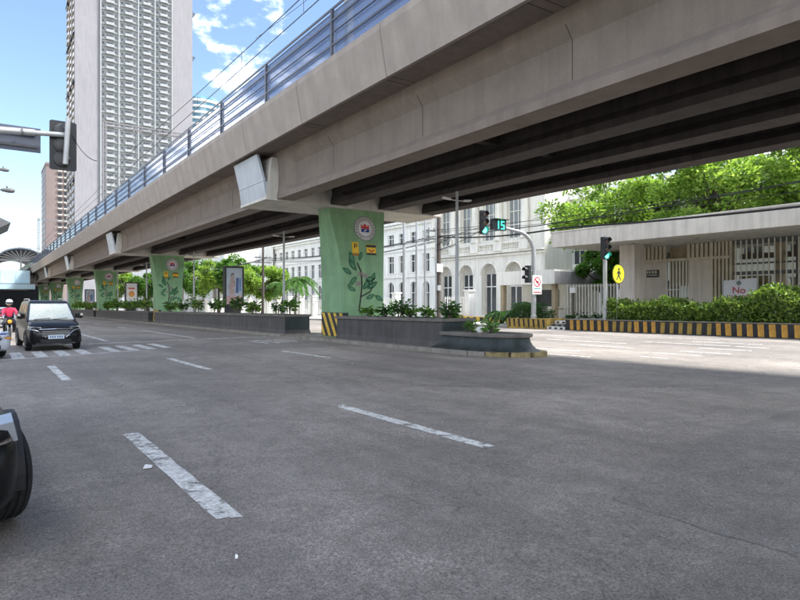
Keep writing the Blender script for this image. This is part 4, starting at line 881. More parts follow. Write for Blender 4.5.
# lone signal post and round pedestrian sign
t = thing('signal_post', (27.8, 20.45, G(20)+.62), 'grey signal post with green lit three lamp head beside the yellow sign', 'traffic light')
part('post', MB().tube([(27.8, 20.45, .3), (27.8, 20.45, 4.0)], .11, 12), grey_p, t, smooth=60)
signal_head(t, 27.8, 20.34, 3.72, .5, 1.2)
t = thing('pedestrian_sign', (28.1, 19.9, G(20)+.62), 'round yellow pedestrian crossing sign on a grey post above the hedge', 'sign')
part('post', MB().tube([(28.1, 19.9, .3), (28.1, 19.9, 3.4)], .06, 10), grey_p, t, smooth=60)
ds = part('disc', MB().lathe([(.52, 0), (.52, -.02), (.01, -.02)], (28.1, 19.82, 2.9), 32, 'y'), mat('sign_yellow', (.85, .78, .03), rough=.45, var=.04), t)
part('disc_rim', MB().loft([[(28.1+r*math.cos(R(a)), y, 2.9+r*math.sin(R(a))) for r, y in ((.52, 19.796), (.485, 19.796), (.485, 19.799), (.52, 19.799))] for a in range(0, 361, 12)], cap=False), black, ds)
def fig(n, poly): part(n, MB().prism([(28.1+u, 2.9+v) for u, v in poly], 'y', 19.792, 19.799), black, ds)
fig('walking_figure', [(-.06, .17), (.07, .17), (.2, .0), (.16, -.04), (.07, .06), (.06, -.08), (.16, -.22), (.2, -.36), (.14, -.37), (.09, -.25), (-.01, -.12), (-.1, -.27), (-.2, -.36), (-.24, -.32), (-.15, -.22), (-.07, -.05), (-.07, .06), (-.17, -.03), (-.2, .0)])
fig('figure_head', [(.01+.075*math.cos(a), .26+.075*math.sin(a)) for a in np.linspace(0, 5.8, 12)])

# left foreground signal arm, seen from behind
t = thing('overhead_signal_arm', (-4.9, 14, .1), 'steel arm over the near lanes with a signal head seen from behind', 'traffic light')
part('mast', MB().tube([(-4.9, 14, .0), (-4.9, 14, 4.8)], [.14, .12], 10), grey_p, t, smooth=60)
part('arm', MB().tube([(-4.9, 14, 4.7), (-2, 14, 4.76), (.3, 14, 4.80), (.85, 14, 4.84)], [.08, .075, .07, .065], 10), grey_p, t, smooth=60)
part('arm_tip', MB().tube([(.8, 14, 4.835), (1.4, 14, 4.88)], .05, 10), grey_p, t, smooth=60)
for x in (.2, .62): part('arm_clamp', MB().tube([(x, 14, 4.815), (x+.03, 14, 4.816)], .09, 10), grey_dk, t)
hd = part('backplate', MB().prism([(1.11+.03, 4.17), (1.57, 4.17), (1.60, 4.2), (1.60, 5.15), (1.57, 5.18), (1.14, 5.18), (1.11, 5.15), (1.11, 4.2)], 'y', 14.10, 14.125), sig_black, t)
part('signal_body', MB().box((1.2, 14.126, 4.25), (1.52, 14.36, 5.1)), sig_black, hd)
for z in (4.28, 4.57, 4.86): part('lamp_case', MB().lathe([(.15, 0), (.15, -.05), (.1, -.09), (.02, -.1)], (1.33, 14.10, z+.11), 14, 'y'), mat('housing_back', (.05, .05, .05), rough=.5), hd)
part('support_tube', MB().tube([(1.38, 13.95, 4.27), (1.43, 13.95, 5.22)], .05, 10), grey_p, t, smooth=60)
for z in (4.38, 5.0): part('clip', MB().box((1.34, 13.97, z), (1.47, 14.1, z+.05)), grey_dk, t)
part('hanging_wire', MB().tube(sag((1.5, 14, 4.9), (2.05, 14.6, 4.55), .12), .008, 4), cable, t)
sp = part('sign_plate', MB().box((-1.6, 14.16, 4.48), (.96, 14.185, 4.97)), mat('sign_back', (.07, .08, .11), rough=.5), t, label='dark back of a street sign plate')
part('stiffener', MB().box((-1.5, 14.12, 4.85), (.9, 14.158, 4.89)).box((-1.5, 14.12, 4.56), (.9, 14.158, 4.6)), grey_dk, sp)

# street lights on the near side, only their heads reach into view
for i, (x1, y, z) in enumerate(((1.5, 40, 7.6), (1.6, 52, 10.9))):
    t = thing('street_light', (-5, y, G(y)), ['street light with drop shaped head over the near lanes', 'slim taller street light further along the near pavement'][i], 'street light', 'street lights on the near pavement')
    part('pole', MB().tube([(-5, y, G(y)), (-5, y, z-1), (-4.6, y, z-.2), (-3.4, y, z)], [.1, .08, .06, .05], 8), grey_p, t, smooth=60)
    part('arm', MB().tube([(-3.5, y, z), (x1-.7, y, z+.05)], .04, 8), grey_p, t)
    part('lamp_head', MB().lathe([(.03, 0), (.09, .1), (.14, .4), (.12, .62), (.03, .7)], (x1-.72, y, z+.02), 12, 'x'), grey_dk, t, smooth=60)
    part('photocell', MB().lathe([(.04, 0), (.04, .1), (.02, .12)], (x1-.4, y, z+.15), 8), grey_dk, t)

# ------------------------------------------------------------------ utility poles and cables on the far pavement
def upole(x, y, r, m, label, h=11, cross=True):
    t = thing('utility_pole', (x, y, G(y)+.14), label, 'utility pole')
    part('pole', MB().tube([(x, y, G(y)), (x, y, 5), (x, y, h)], [r*1.15, r, r*.8], 10), m, t, smooth=60)
    if cross:
        for z in (6.0, 6.6): part('cross_arm', MB().box((x-1.1, y-.06, z), (x+1.1, y+.06, z+.12)), grey_dk, t)
        for k in (-.9, -.4, .4, .9): part('insulator', MB().lathe([(.03, 0), (.06, .05), (.03, .1), (.05, .16)], (x+k, y, 6.72), 8), grey_dk, t)
    return t
up = upole(28.1, 35.4, .21, wood_pole, 'thick dark utility pole carrying tangled cables beside the arcade')
part('notice', MB().box((27.75, 35.1, 3.6), (28.3, 35.16, 4.2)), white, up)
part('cable_box', MB().box((27.75, 35.0, 2.2), (28.05, 35.2, 2.6)), grey_p, up)
part('service_pipe', MB().tube([(27.85, 35.35, 0), (27.85, 35.35, 9)], .06, 6), grey_p, up)
upole(28.0, 39.7, .13, grey_p, 'pale steel pole just left of the dark utility pole, thickest of three', 11, False)
upole(28.0, 38.0, .09, grey_p, 'thin pale steel pole between the thicker pale pole and dark pole', 11, False)
upole(28.0, 36.9, .08, grey_p, 'thin grey steel pole right beside the dark utility pole', 11, False)
upole(28.0, 69.5, .14, wood_pole, 'thin dark utility pole rising beside the poster box lamp', 11, True)
def wire(pts, r, label, group=None): return solo('overhead_cable', MB().tube(pts, r, 6), cable, label, 'cable', group)
wire(sag((28, 35.4, 6.25), (28, 23.5, 5.75), .25) + sag((28, 23.5, 5.75), (28, -6, 5.9), .42)[1:], .055, 'thick black bundled cable running along the canopy edge')
wire(sag((28.1, 35.4, 6.3), (28.1, 9, 6.6), .35) + sag((28.1, 9, 6.6), (28.1, -6, 6.6), .2)[1:], .03, 'black cable hanging across the trees over the canopy')
wire(sag((27.6, 35.4, 6.7), (27.6, -6, 7.1), .6), .018, 'thin upper black cable crossing the trees over the canopy')
wire(sag((28.6, 35.4, 6.7), (28.6, -6, 6.9), .7), .014, 'thinnest black cable between the canopy cables and trees')
for k in range(5):
    wire(sag((27.4+k*.35, 35.4, 6.0+.18*(k % 3)), (27.4+k*.35, 69.5, 6.2+.2*(k % 3)), .3+.1*k), .022+.012*(k == 2), 'black cable strung between the two dark utility poles', 'cables between the dark utility poles')
for k in range(3):
    wire(sag((27.6+k*.4, 69.5, 6.2+.2*(k % 3)), (27.6+k*.4, 150, 6.0+.25*k), .5+.15*k), .03, 'black cable running on beyond the thin dark utility pole', 'cables beyond the thin dark pole')
wire(sag((28.0, 35.4, 5.6), (25.2, 25.7, 5.9), -.35), .022, 'black lead looping from the dark pole to the mast arm')
wire(sag((28.0, 35.4, 5.2), (24, 25.7, 5.75), .12), .022, 'black lead hanging straight from the dark pole to the signal')
t = thing('cable_coil', (27.9, 34.9, 5.4), 'messy coil of black cable hung on the dark utility pole', 'cable')
for k in range(4): part('coil_loop', MB().tube([(27.9+.1*k, 34.9-.3*k+(.45+.05*k)*math.cos(a), 5.5+.1*k+(.3+.04*k)*math.sin(a)) for a in np.linspace(0, 6.28, 18)], .018, 5), cable, t)

# ------------------------------------------------------------------ far towers, station
tower_w = mat('tower_render', (.235, .225, .235), rough=.85, var=.05, scale=.12, streak=.1); tower_b = mat('tower_balcony', (.30, .31, .31), rough=.8, var=.06)
tower_gl = mat('tower_glass', (.07, .075, .08), rough=.3, var=.4, scale=.3); tower_warm = mat('tower_warm', (.36, .32, .27), rough=.8, var=.1)
FH = 3.0
tw = thing('apartment_tower', (52, 283, G(283)), 'very tall pale grey apartment tower with rows of small balconies', 'tower')
part('body', MB().box((30, 270, -4), (76, 297, 148)), tower_w, tw)
bays = [39.3, 46.1, 53.6, 60.2, 67.2]
part('window_bay_wall', MB().box((39.3, 269.9, -4), (67.2, 269.995, 147)), mat('tower_bay', (.26, .27, .27), rough=.8, var=.05, scale=.2), tw)
for b in bays: part('bay_pilaster', MB().box((b-.22, 269.3, -4), (b+.22, 269.89, 147)), tower_b, tw)
wm = MB(); bal = MB().box((0, -1.1, 0), (3.0, 0, .16)).box((0, -1.1, .165), (3.0, -1.0, 1.05)).box((0, -.99, .165), (.1, 0, 1.05)).box((2.9, -.99, .165), (3.0, 0, 1.05)).mesh('balcony', tower_b)
for f in range(10, 49):
    z = f*FH
    for i in range(4):
        x = (bays[i]+bays[i+1])/2
        piece('balcony', bal, tw, (x-1.5, 269.89, z))
        wm.box((x-1.25+random.choice((0, 0, .5)), 269.8, z+.5), (x+1.25-random.choice((0, 0, .7)), 269.88, z+2.1)); wm.box((x-2.9, 269.8, z+1.1), (x-2.1, 269.88, z+2.0)); wm.box((x+1.9, 269.8, z+1.1), (x+2.6, 269.88, z+2.0))
        if (f+i) % 2: wm.box((x-2.75, 269.4, z+.25), (x-2.1, 269.79, z+.75))
part('windows', wm, tower_gl, tw, kind='stuff')
slm = MB().box((0, 0, 0), (28, .5, .18)).mesh('floor_ledge', tower_b)
for f in range(10, 49): piece('floor_ledge', slm, tw, (39.3, 269.35, f*FH-.03))
wm = MB()
bl2 = MB().box((-.5, 0, 0), (0, 5, .15)).box((-.5, 0, .16), (-.4, 5, 1.05)).mesh('side_balcony', tower_warm)
for f in range(10, 49):
    for y in (272, 281, 290): piece('side_balcony', bl2, tw, (29.99, y, f*FH)); wm.box((29.9, y+.4, f*FH+.2), (29.985, y+4.6, f*FH+2.4))
part('side_windows', wm, mat('tower_side_glass', (.16, .15, .14), rough=.3), tw, kind='stuff')
fin = mat('tower_fin', (.05, .08, .12), rough=.5)
for f in (16, 22.5, 29, 35.5, 42): part('awning', MB().loft([[(29.2, y, f*FH+1), (29.3, y, f*FH+1.5), (30, y, f*FH+2.6), (30, y, f*FH+2.1)] for y in (270.5, 296)]), fin, tw); part('awning', MB().loft([[(76, y, f*FH+1), (76, y, f*FH+3), (77.6, y, f*FH+2.6)] for y in (270.5, 285)]), fin, tw)
# side recess of the right edge
t2 = thing('pinkish_tower', (32, 345, G(345)), 'lower pinkish apartment tower with window grid behind the tall tower', 'tower')
pk = mat('pink_render', (.32, .25, .23), rough=.85, var=.08, scale=.2); part('body', MB().box((24.6, 330, -4), (52, 356, 66)), pk, t2)
wm = MB(); pw = MB()
for f in range(6, 22):
    for x in np.arange(29.5, 50, 2.6): wm.box((x, 329.85, f*3+.8), (x+1.6, 329.98, f*3+2.4)); pw.box((x-.1, 329.3, f*3+.1), (x+1.8, 329.98, f*3+.7))
    for y in np.arange(332, 354, 3): wm.box((24.45, y, f*3+.8), (24.58, y+1.6, f*3+2.4))
part('windows', wm, tower_gl, t2, kind='stuff'); part('ledges', pw, bcream, t2, kind='stuff')
part('roof_edge', MB().box((24.3, 329.6, 66.01), (52.3, 356.3, 67)), pk, t2)
t3 = thing('round_glass_tower', (93, 318, G(318)), 'curved blue glass tower peeping out beside the tall tower', 'tower')
part('core', MB().lathe([(12, -3), (12, 104), (9, 106)], (93, 318, 0), 28), mat('blue_glass', (.12, .26, .34), rough=.12, var=.3, scale=.15, spec=.6), t3)
rg = MB()
for f in range(10, 35): rg.lathe([(12.02, f*3), (12.7, f*3), (12.7, f*3+1.1), (12.02, f*3+1.1)], (93, 318, 0), 28)
part('balcony_bands', rg, white, t3, kind='stuff')

es = thing('elevated_station', (2, 150, G(150)), 'distant elevated station spanning the near lanes with pale blue panels and arched roof', 'station')
pb = mat('station_blue_panel', (.42, .55, .60), rough=.5, var=.08)
for k in range(7): part('panel', MB().box((-10+k*2.6, 149, 5.0), (-7.45+k*2.6, 149.2, 7.7)), pb, es)
part('concourse', MB().box((-10, 149.21, 3.7), (8.2, 165, 7.7)), mat('station_grey', (.3, .32, .33), var=.1), es)
part('lower_band', MB().box((-8, 147, 3.75), (9, 148.98, 4.8)), pb, es)
arch = [(6.6+4.3*math.cos(R(a)), 10.0+2.6*math.sin(R(a))) for a in range(0, 181, 15)]
part('arched_roof', MB().loft([[(x, y, z) for x, z in arch + [(x*.97+.2, z-.25) for x, z in arch[::-1]]] for y in (150, 200)]), mat('station_roof', (.10, .12, .15), rough=.5), es)
m = MB()
for a in range(15, 180, 15): m.tube([(6.6, 150.2, 10.0), (6.6+4.1*math.cos(R(a)), 150.2, 10+2.4*math.sin(R(a)))], .09, 5)
part('gable_truss', m.box((2.3, 150, 9.7), (10.9, 150.3, 10.05)), grey_dk, es)
part('side_wall', MB().box((-2, 152, 7.71), (2.2, 175, 11.0)), mat('station_pink', (.45, .33, .33), var=.1), es)
for x in (2.4, 6.6, 10.8): part('roof_post', MB().box((x-.15, 150, 7.71), (x+.15, 150.3, 9.69)), grey_dk, es)
for x in (-9.5, -6): part('pillar', MB().box((x, 150, -2), (x+.8, 151, 3.69)), conc, es)
part('awning', MB().prism([(-6, 13.6), (2.0, 13.9), (3.45, 13.2), (2.0, 12.3), (-6, 12.3)], 'y', 108, 122), grey_dk, es)
part('stair_tower', MB().box((-6, 110, -2), (1.9, 121, 12.29)), bcream, es)
part('under_wall', MB().box((-10, 176, -2), (11.5, 176.4, 5)), mat('station_dark', (.05, .06, .08), var=.2), es)

# ------------------------------------------------------------------ unseen shop houses, added to darken the reflections in the black car's side
nb = [('cream', (.55, .50, .40)), ('grey', (.35, .36, .37)), ('ochre', (.50, .38, .24)), ('pale green', (.40, .46, .38)), ('white', (.6, .6, .58))]
yb0 = 44
for i, (nm_, c_) in enumerate(nb):
    ln_ = (26, 30, 24, 34, 60)[i]; hh = (13, 17, 11, 20, 16)[i]; x = -12.0
    t = thing('shop_house', (x-6, yb0+ln_/2, G(yb0)), f'{nm_} painted shop house with rows of windows lining the near pavement', 'building', 'shop houses on the near side')
    hs = [(u, u+1.7, z, z+1.7) for u in np.arange(yb0+1.2, yb0+ln_-2.2, 3.4) for z in np.arange(4.2, hh-2, 3.3)] + [(u, u+3.4, -.5, 2.9) for u in np.arange(yb0+1, yb0+ln_-3.6, 4.8)]
    mb = MB(); holed_wall(mb, yb0, yb0+ln_-.3, -3, hh, hs, .3, lambda u, v, d: (x-d, u, v)); part('wall', mb, mat('shop_'+nm_.replace(' ', '_'), c_, var=.1, streak=.2), t)
    part('body', MB().box((x-14, yb0+.02, -3), (x-.32, yb0+ln_-.32, hh-.05)), mat('shop_'+nm_.replace(' ', '_'), c_), t)
    for (a, b, z0_, z1_) in hs: part('window' if z0_ > 1 else 'shop_front', MB().box((x-.29, a, z0_), (x-.26, b, z1_)), winglass, t)
    part('parapet', MB().box((x-.3, yb0, hh+.003), (x+.15, yb0+ln_-.3, hh+.5)), bcream, t); part('awning', MB().loft([[(x, q, 3.4), (x+1.6, q, 3.0), (x+1.6, q, 3.08), (x, q, 3.5)] for q in (yb0+.3, yb0+ln_-.7)]), grey_dk, t)
    yb0 += ln_
# ------------------------------------------------------------------ vehicles
def wheel(par, x, y, r=.32, w=.2, rz=0):
    pr = []
    for i, (u, rr) in enumerate([(-.5, .84), (-.47, .93), (-.42, .98), (-.34, 1), (-.27, 1), (-.26, .97), (-.22, .97), (-.21, 1), (-.06, 1), (-.05, .965), (.05, .965), (.06, 1), (.21, 1), (.22, .97), (.26, .97), (.27, 1), (.34, 1), (.42, .98), (.47, .93), (.5, .84)]): pr.append((rr*r, u*w))
    prof = [(r*.60, -.4*w)] + pr + [(r*.60, .4*w)]
    wh = link('wheel', MB().lathe(prof, (0, 0, 0), 36, 'x').mesh('tyre', rubber, (0, 0, 0), 40), par, (x, y, r), (0, 0, rz))
    s = 1 if x > 0 else -1
    link('rim', MB().lathe([(r*.6, s*.30*w), (r*.62, s*.42*w), (r*.55, s*.42*w), (r*.5, s*.28*w), (r*.15, s*.33*w), (r*.1, s*.38*w), (.01, s*.38*w)], (0, 0, 0), 24, 'x').mesh('rim', silver, (0, 0, 0), 40), wh)
    return wh
carglass = mat('car_glass', (.03, .035, .04), rough=.05, spec=.8, var=.05); lampg = mat('headlamp', (.28, .29, .31), rough=.08, spec=.8, var=.1)
wind = glass_mat('windscreen_glass', (.94, .95, .93), gloss=.04)
shade = mat('sunshade', (.88, .85, .73), rough=.6, var=.1)  # cream shade panel, brightened to stand for sky reflected in the windscreen
def car(label, cat, loc, rz, paint_m, Ln=4.2, W=1.66, H=1.68, hood=1.04, nose=.74, wb=(.78, 3.40), cab=(.95, 1.72, 3.75, 4.12), wr=.315, steer=0, sky_glare_shade=True, van=True, track=0):
    t = thing('parked_car' if False else 'car', loc, label, cat, None, rz)
    hw = W/2; TL = dict(local=True)
    def sec(y, w, zb, zt):
        b = [(w*.86, zb), (w*.97, zb+.09), (w, zb+(zt-zb)*.45), (w*.985, zb+(zt-zb)*.72), (w*.93, zt-.05), (w*.82, zt)]
        return [(u, y, z) for u, z in b] + [(0, y, zt+.015)] + [(-u, y, z) for u, z in b[::-1]] + [(0, y, zb)]
    st = [(0, hw*.72, .34, nose-.10), (.05, hw*.84, .27, nose), (.16, hw*.93, .22, nose+.10), (.45, hw*.985, .2, hood-.10), (cab[0], hw, .2, hood), (Ln*.5, hw, .2, hood+.03), (Ln*.85, hw*.99, .22, hood+.03), (Ln-.12, hw*.95, .26, hood), (Ln, hw*.85, .34, hood-.15)]
    part('body', MB().loft([sec(*s) for s in st]), paint_m, t, smooth=38, **TL)
    y0, y1, y2, y3 = cab; wb_, wt_ = hw*.93, hw*.74; zb = hood-.03
    def cabsec(y, w, z): return y, w, z
    rg = [[(-wb_, y0, zb), (wb_, y0, zb), (wb_, y3, zb), (-wb_, y3, zb)],
          [(-wt_*1.03, y1-.04, H-.10), (wt_*1.03, y1-.04, H-.10), (wt_*1.03, y2+.04, H-.08), (-wt_*1.03, y2+.04, H-.08)],
          [(-wt_*.93, y1+.10, H-.02), (wt_*.93, y1+.10, H-.02), (wt_*.93, y2-.08, H-.02), (-wt_*.93, y2-.08, H-.02)], [(-wt_*.6, y1+.4, H), (wt_*.6, y1+.4, H), (wt_*.6, y2-.3, H), (-wt_*.6, y2-.3, H)]]
    part('cabin', MB().loft(rg), paint_m, t, smooth=38, **TL)
    def on_front(u, s): # u across -1..1, s up 0..1
        w = wb_*(1-s)+wt_*1.03*s; return Vector((u*w, y0+(y1-.04-y0)*s, zb+(H-.10-zb)*s))
    nf = Vector((0, -(H-.1-zb), (y1-.04-y0))).normalized()
    fr = [on_front(u, s) for u, s in ((-.9, .05), (.9, .05), (.9, .95), (-.9, .95))]
    part('windscreen_surround', MB().loft([[p+nf*.004 for p in [on_front(u, s) for u, s in ((-.96, .02), (.96, .02), (.96, .99), (-.96, .99))]], [p-nf*.01 for p in [on_front(u, s) for u, s in ((-.96, .02), (.96, .02), (.96, .99), (-.96, .99))]]]), carglass, t, **TL)
    if sky_glare_shade: part('sunshade', MB().loft([[p+nf*.012 for p in fr], [p+nf*.006 for p in fr]]), shade, t, **TL)
    part('windscreen', MB().loft([[p+nf*.024 for p in fr], [p+nf*.016 for p in fr]]), wind if sky_glare_shade else carglass, t, **TL)
    for s in (-1, 1):
        def on_side(v, q): 
            a = Vector((s*wb_, y0+(y3-y0)*v, zb)); b = Vector((s*wt_*1.03, y1-.04+(y2+.08-y1)*v, H-.10)); return a.lerp(b, q)
        ns = Vector((s*(H-.1-zb), 0, wb_-wt_*1.03)).normalized()
        for va, vb in ((.10, .38), (.41, .68), (.71, .93)):
            pp = [on_side(va+(.03 if va < .2 else 0), .08), on_side(vb, .08), on_side(vb, .9), on_side(va, .9)]
            part('side_window', MB().loft([[p+ns*.008 for p in pp], [p-ns*.004 for p in pp]]), carglass, t, **TL)
        mz = zb+.16; hw_ = hw; hw = hw-.16 if track else hw; mr_ = part('mirror', MB().loft([[(s*(hw*.95), y0+.28, mz-.07), (s*(hw*.95), y0+.28, mz+.07), (s*(hw*.95), y0+.40, mz+.06), (s*(hw*.95), y0+.40, mz-.06)], [(s*(hw+.10), y0+.20, mz-.1), (s*(hw+.10), y0+.20, mz+.1), (s*(hw+.10), y0+.38, mz+.1), (s*(hw+.10), y0+.38, mz-.1)], [(s*(hw+.2), y0+.25, mz-.07), (s*(hw+.2), y0+.25, mz+.07), (s*(hw+.2), y0+.37, mz+.07), (s*(hw+.2), y0+.37, mz-.07)]]), paint_m, t, smooth=50, **TL)
        part('mirror_cap', MB().box((min(s*(hw+.1), s*(hw+.19)), y0+.185, mz+.0), (max(s*(hw+.1), s*(hw+.19)), y0+.198, mz+.085)), chrome, mr_, **TL)
        hw = hw_; part('headlight', MB().loft([[(s*hw*.50, .06, nose-.05), (s*hw*.52, .09, nose+.07), (s*hw*.90, .17, nose+.10), (s*hw*.93, .17, nose-.02)], [(s*hw*.50, .30, nose-.06), (s*hw*.52, .30, nose+.075), (s*hw*.93, .42, nose+.12), (s*hw*.972, .42, nose)]]), lampg, t, smooth=30, **TL)
        part('fog_lamp', MB().loft([[(s*hw*.62, .035, .42), (s*hw*.62, .035, .54), (s*hw*.84, .12, .57), (s*hw*.86, .12, .42)], [(s*hw*.62, .1, .42), (s*hw*.62, .1, .54), (s*hw*.84, .2, .57), (s*hw*.86, .2, .42)]]), black, t, **TL)
        part('tail_light', MB().box((min(s*hw*.7, s*hw*.9), Ln-.16, hood-.28), (max(s*hw*.7, s*hw*.9), Ln-.03, hood-.05)), mat('tail_red', (.3, .01, .01), rough=.2), t, **TL)
        if van: part('roof_rail', MB().tube([(s*wt_*.93, y1+.2, H-.03), (s*wt_*.93, y1+.35, H+.05), (s*wt_*.93, y2-.3, H+.05), (s*wt_*.93, y2-.15, H-.03)], .018, 6), silver, t, **TL)
        for wy in wb:
            wheel(t, s*(hw-.09+track), wy, wr, .2, steer if wy == wb[0] else 0)
            part('wheel_arch', MB().loft([[(s*(hw-.22), wy+q*math.cos(R(a)), wr+q*math.sin(R(a))) for q in (wr*1.0, wr*1.22)] + [(s*(hw+.012), wy+q*math.cos(R(a)), wr+q*math.sin(R(a))) for q in (wr*1.22, wr*1.06)] for a in range(-8, 189, 14)]), black, t, **TL)
    part('grille', MB().prism([(-hw*.62, nose-.06), (-hw*.45, nose-.20), (-hw*.36, nose-.27), (hw*.36, nose-.27), (hw*.45, nose-.20), (hw*.62, nose-.06), (hw*.4, nose-.01), (-hw*.4, nose-.01)], 'y', -.015, .06), mat('grille_mesh', (.03, .03, .03), rough=.5), t, **TL)
    m = MB()
    for k in range(4): m.box((-hw*.5, -.024, nose-.08-.05*k), (hw*.5, -.016, nose-.065-.05*k))
    part('grille_bars', m, silver, t, **TL)
    for s in (-1, 1): part('chrome_strip', MB().tube([(s*hw*.88, .14, nose+.0), (s*hw*.64, -.01, nose-.05), (s*hw*.45, -.025, nose-.2), (s*hw*.36, -.025, nose-.28)], .013, 6), chrome, t, **TL)
    part('hood_trim', MB().tube([(-hw*.6, .02, nose-.0), (0, -.02, nose+.015), (hw*.6, .02, nose-.0)], .014, 6), chrome, t, **TL)
    bl_ = part('lower_grille', MB().box((-hw*.55, -.005, .29), (hw*.55, .05, .40)), black, t, **TL)
    part('bumper_lip', MB().loft([[(-hw*.7, .0, .27), (-hw*.7, .06, .24), (-hw*.7, .06, .28)], [(0, -.03, .27), (0, .03, .24), (0, .03, .28)], [(hw*.7, .0, .27), (hw*.7, .06, .24), (hw*.7, .06, .28)]]), silver, t, **TL)
    pl = part('number_plate', MB().box((-.24, -.045, .415), (.24, -.028, .545)), mat('plate_white', (.62, .68, .74), rough=.4), t, **TL)
    for k in range(6): part('plate_mark', MB().box((-.19+k*.065+(.02 if k > 2 else 0), -.049, .445), (-.15+k*.065+(.02 if k > 2 else 0), -.046, .515)), mat('plate_ink', (.12, .2, .3)), pl, **TL)
    part('wiper', MB().tube([on_front(-.7, .03)+nf*.03, on_front(-.05, .1)+nf*.035], .01, 4).tube([on_front(.0, .03)+nf*.03, on_front(.65, .1)+nf*.035], .01, 4), black, t, **TL)
    return t
blackp = mat('black_car_paint', (.010, .010, .011), rough=.25, var=.05, spec=.22, coat=0); whitep = mat('white_car_paint', (.6, .62, .68), rough=.2, var=.03, coat=.5)
greyp = mat('grey_car_paint', (.25, .26, .28), rough=.25, var=.03, coat=.5)
car('black people carrier with pale windscreen shade stopped at the zebra crossing', 'car', (2.05, 23.5, G(23.5)), R(3), blackp, H=1.72)
c2 = car('white and blue car nosing in beside the black people carrier', 'car', (-.02, 20.6, G(20.6)), R(20), whitep, 4.3, 1.7, 1.45, .88, .66, (.85, 3.4), (1.2, 1.95, 3.3, 3.9), .31, 0, False, False)
part('blue_band', MB().box((-.6, -.02, .70), (.6, .02, .74)), mat('blue_band', (.05, .07, .35)), c2, local=True)
for s in (-1, 1): part('turn_lamp', MB().box((min(s*.52, s*.76), .03, .57), (max(s*.52, s*.76), .2, .63)), mat('amber_lens', (.7, .3, .04), rough=.2), c2, local=True)
car('black car at the very edge with one turned front wheel showing', 'car', (-.60, 4.22, G(4.5)), R(7), blackp, 4.5, 1.74, 1.46, .92, .68, (.78, 3.5), (1.9, 2.6, 3.6, 4.2), .345, R(13), False, False, .004)
car('grey car waiting far back in the near lanes', 'car', (1.2, 52, G(52)), R(0), greyp, 4.4, 1.72, 1.47, .9, .68, (.85, 3.5), (1.25, 2.0, 3.4, 4.0), .31, 0, False, False)
car('dark car queued between the crossing and the distant station', 'car', (4.6, 74, G(74)), R(0), blackp, 4.4, 1.72, 1.5, .9, .68, (.85, 3.5), (1.25, 2.0, 3.4, 4.0), .31, 0, False, False)

# motorcycle and rider behind the people carrier
mx_, my_ = .98, 32.5; mz_ = G(my_)
mc = thing('motorcycle', (mx_, my_, mz_), 'small dark motorcycle carrying a rider in a red jacket', 'motorcycle')
for yy in (-.62, .62):
    w = link('wheel', MB().lathe([(.21, -.04), (.27, -.05), (.30, 0), (.27, .05), (.21, .04)], (0, 0, 0), 24, 'x').mesh('tyre', rubber, (0, 0, 0), 40), mc, (0, yy, .30)); link('rim', MB().lathe([(.2, -.02), (.21, 0), (.2, .02), (.03, .03), (.03, -.03)], (0, 0, 0), 20, 'x').mesh('rim', silver), w)
part('fork', MB().tube([(-.07, -.62, .3), (-.07, -.42, .85)], .022, 6).tube([(.07, -.62, .3), (.07, -.42, .85)], .022, 6), silver, mc, local=True)
part('body', MB().loft([[(-.1, -.4, .55), (.1, -.4, .55), (.08, -.4, .82), (-.08, -.4, .82)], [(-.14, -.1, .35), (.14, -.1, .35), (.14, -.1, .8), (-.14, -.1, .8)], [(-.13, .35, .4), (.13, .35, .4), (.13, .35, .74), (-.13, .35, .74)], [(-.07, .85, .6), (.07, .85, .6), (.07, .85, .76), (-.07, .85, .76)]]), blackp, mc, smooth=40, local=True)
part('front_fairing', MB().loft([[(-.14, -.52, .72), (.14, -.52, .72), (.1, -.5, 1.0), (-.1, -.5, 1.0)], [(-.1, -.36, .7), (.1, -.36, .7), (.08, -.36, .98), (-.08, -.36, .98)]]), blackp, mc, local=True)
part('handlebar', MB().tube([(-.34, -.3, 1.02), (-.15, -.42, .98), (.15, -.42, .98), (.34, -.3, 1.02)], .018, 6), grey_dk, mc, local=True)
part('seat', MB().loft([[(-.12, -.05, .8), (.12, -.05, .8), (.1, -.05, .86), (-.1, -.05, .86)], [(-.14, .4, .76), (.14, .4, .76), (.12, .4, .85), (-.12, .4, .85)], [(-.1, .75, .78), (.1, .75, .78), (.08, .75, .88), (-.08, .75, .88)]]), black, mc, smooth=40, local=True)
part('headlight', MB().lathe([(.09, 0), (.08, -.03), (.01, -.05)], (0, -.53, .86), 14, 'y'), mat('amber_lens', (.7, .3, .04), rough=.2, emit=.6), mc, local=True)
for s in (-1, 1): part('mirror', MB().tube([(s*.25, -.36, 1.0), (s*.32, -.38, 1.2)], .01, 5).lathe([(.06, 0), (.06, -.015), (.01, -.02)], (s*.33, -.39, 1.23), 10, 'y'), black, mc, local=True)
rd = thing('person', (mx_, my_, mz_), 'person in a red jacket and white helmet riding the motorcycle', 'person')
def skinned(name, V, E_, m, par, root=0):
    me = bpy.data.meshes.new(name); me.from_pydata([v[:3] for v in V], E_, []); me.materials.append(m); o = link(name, me, par)
    sk = o.modifiers.new('skin', 'SKIN'); sk.use_smooth_shade = True
    for i, v in enumerate(V): d = me.skin_vertices[0].data[i]; d.radius = (v[3], v[4] if len(v) > 4 else v[3]); d.use_root = i == root
    s = o.modifiers.new('sub', 'SUBSURF'); s.levels = 2; s.render_levels = 2; return o
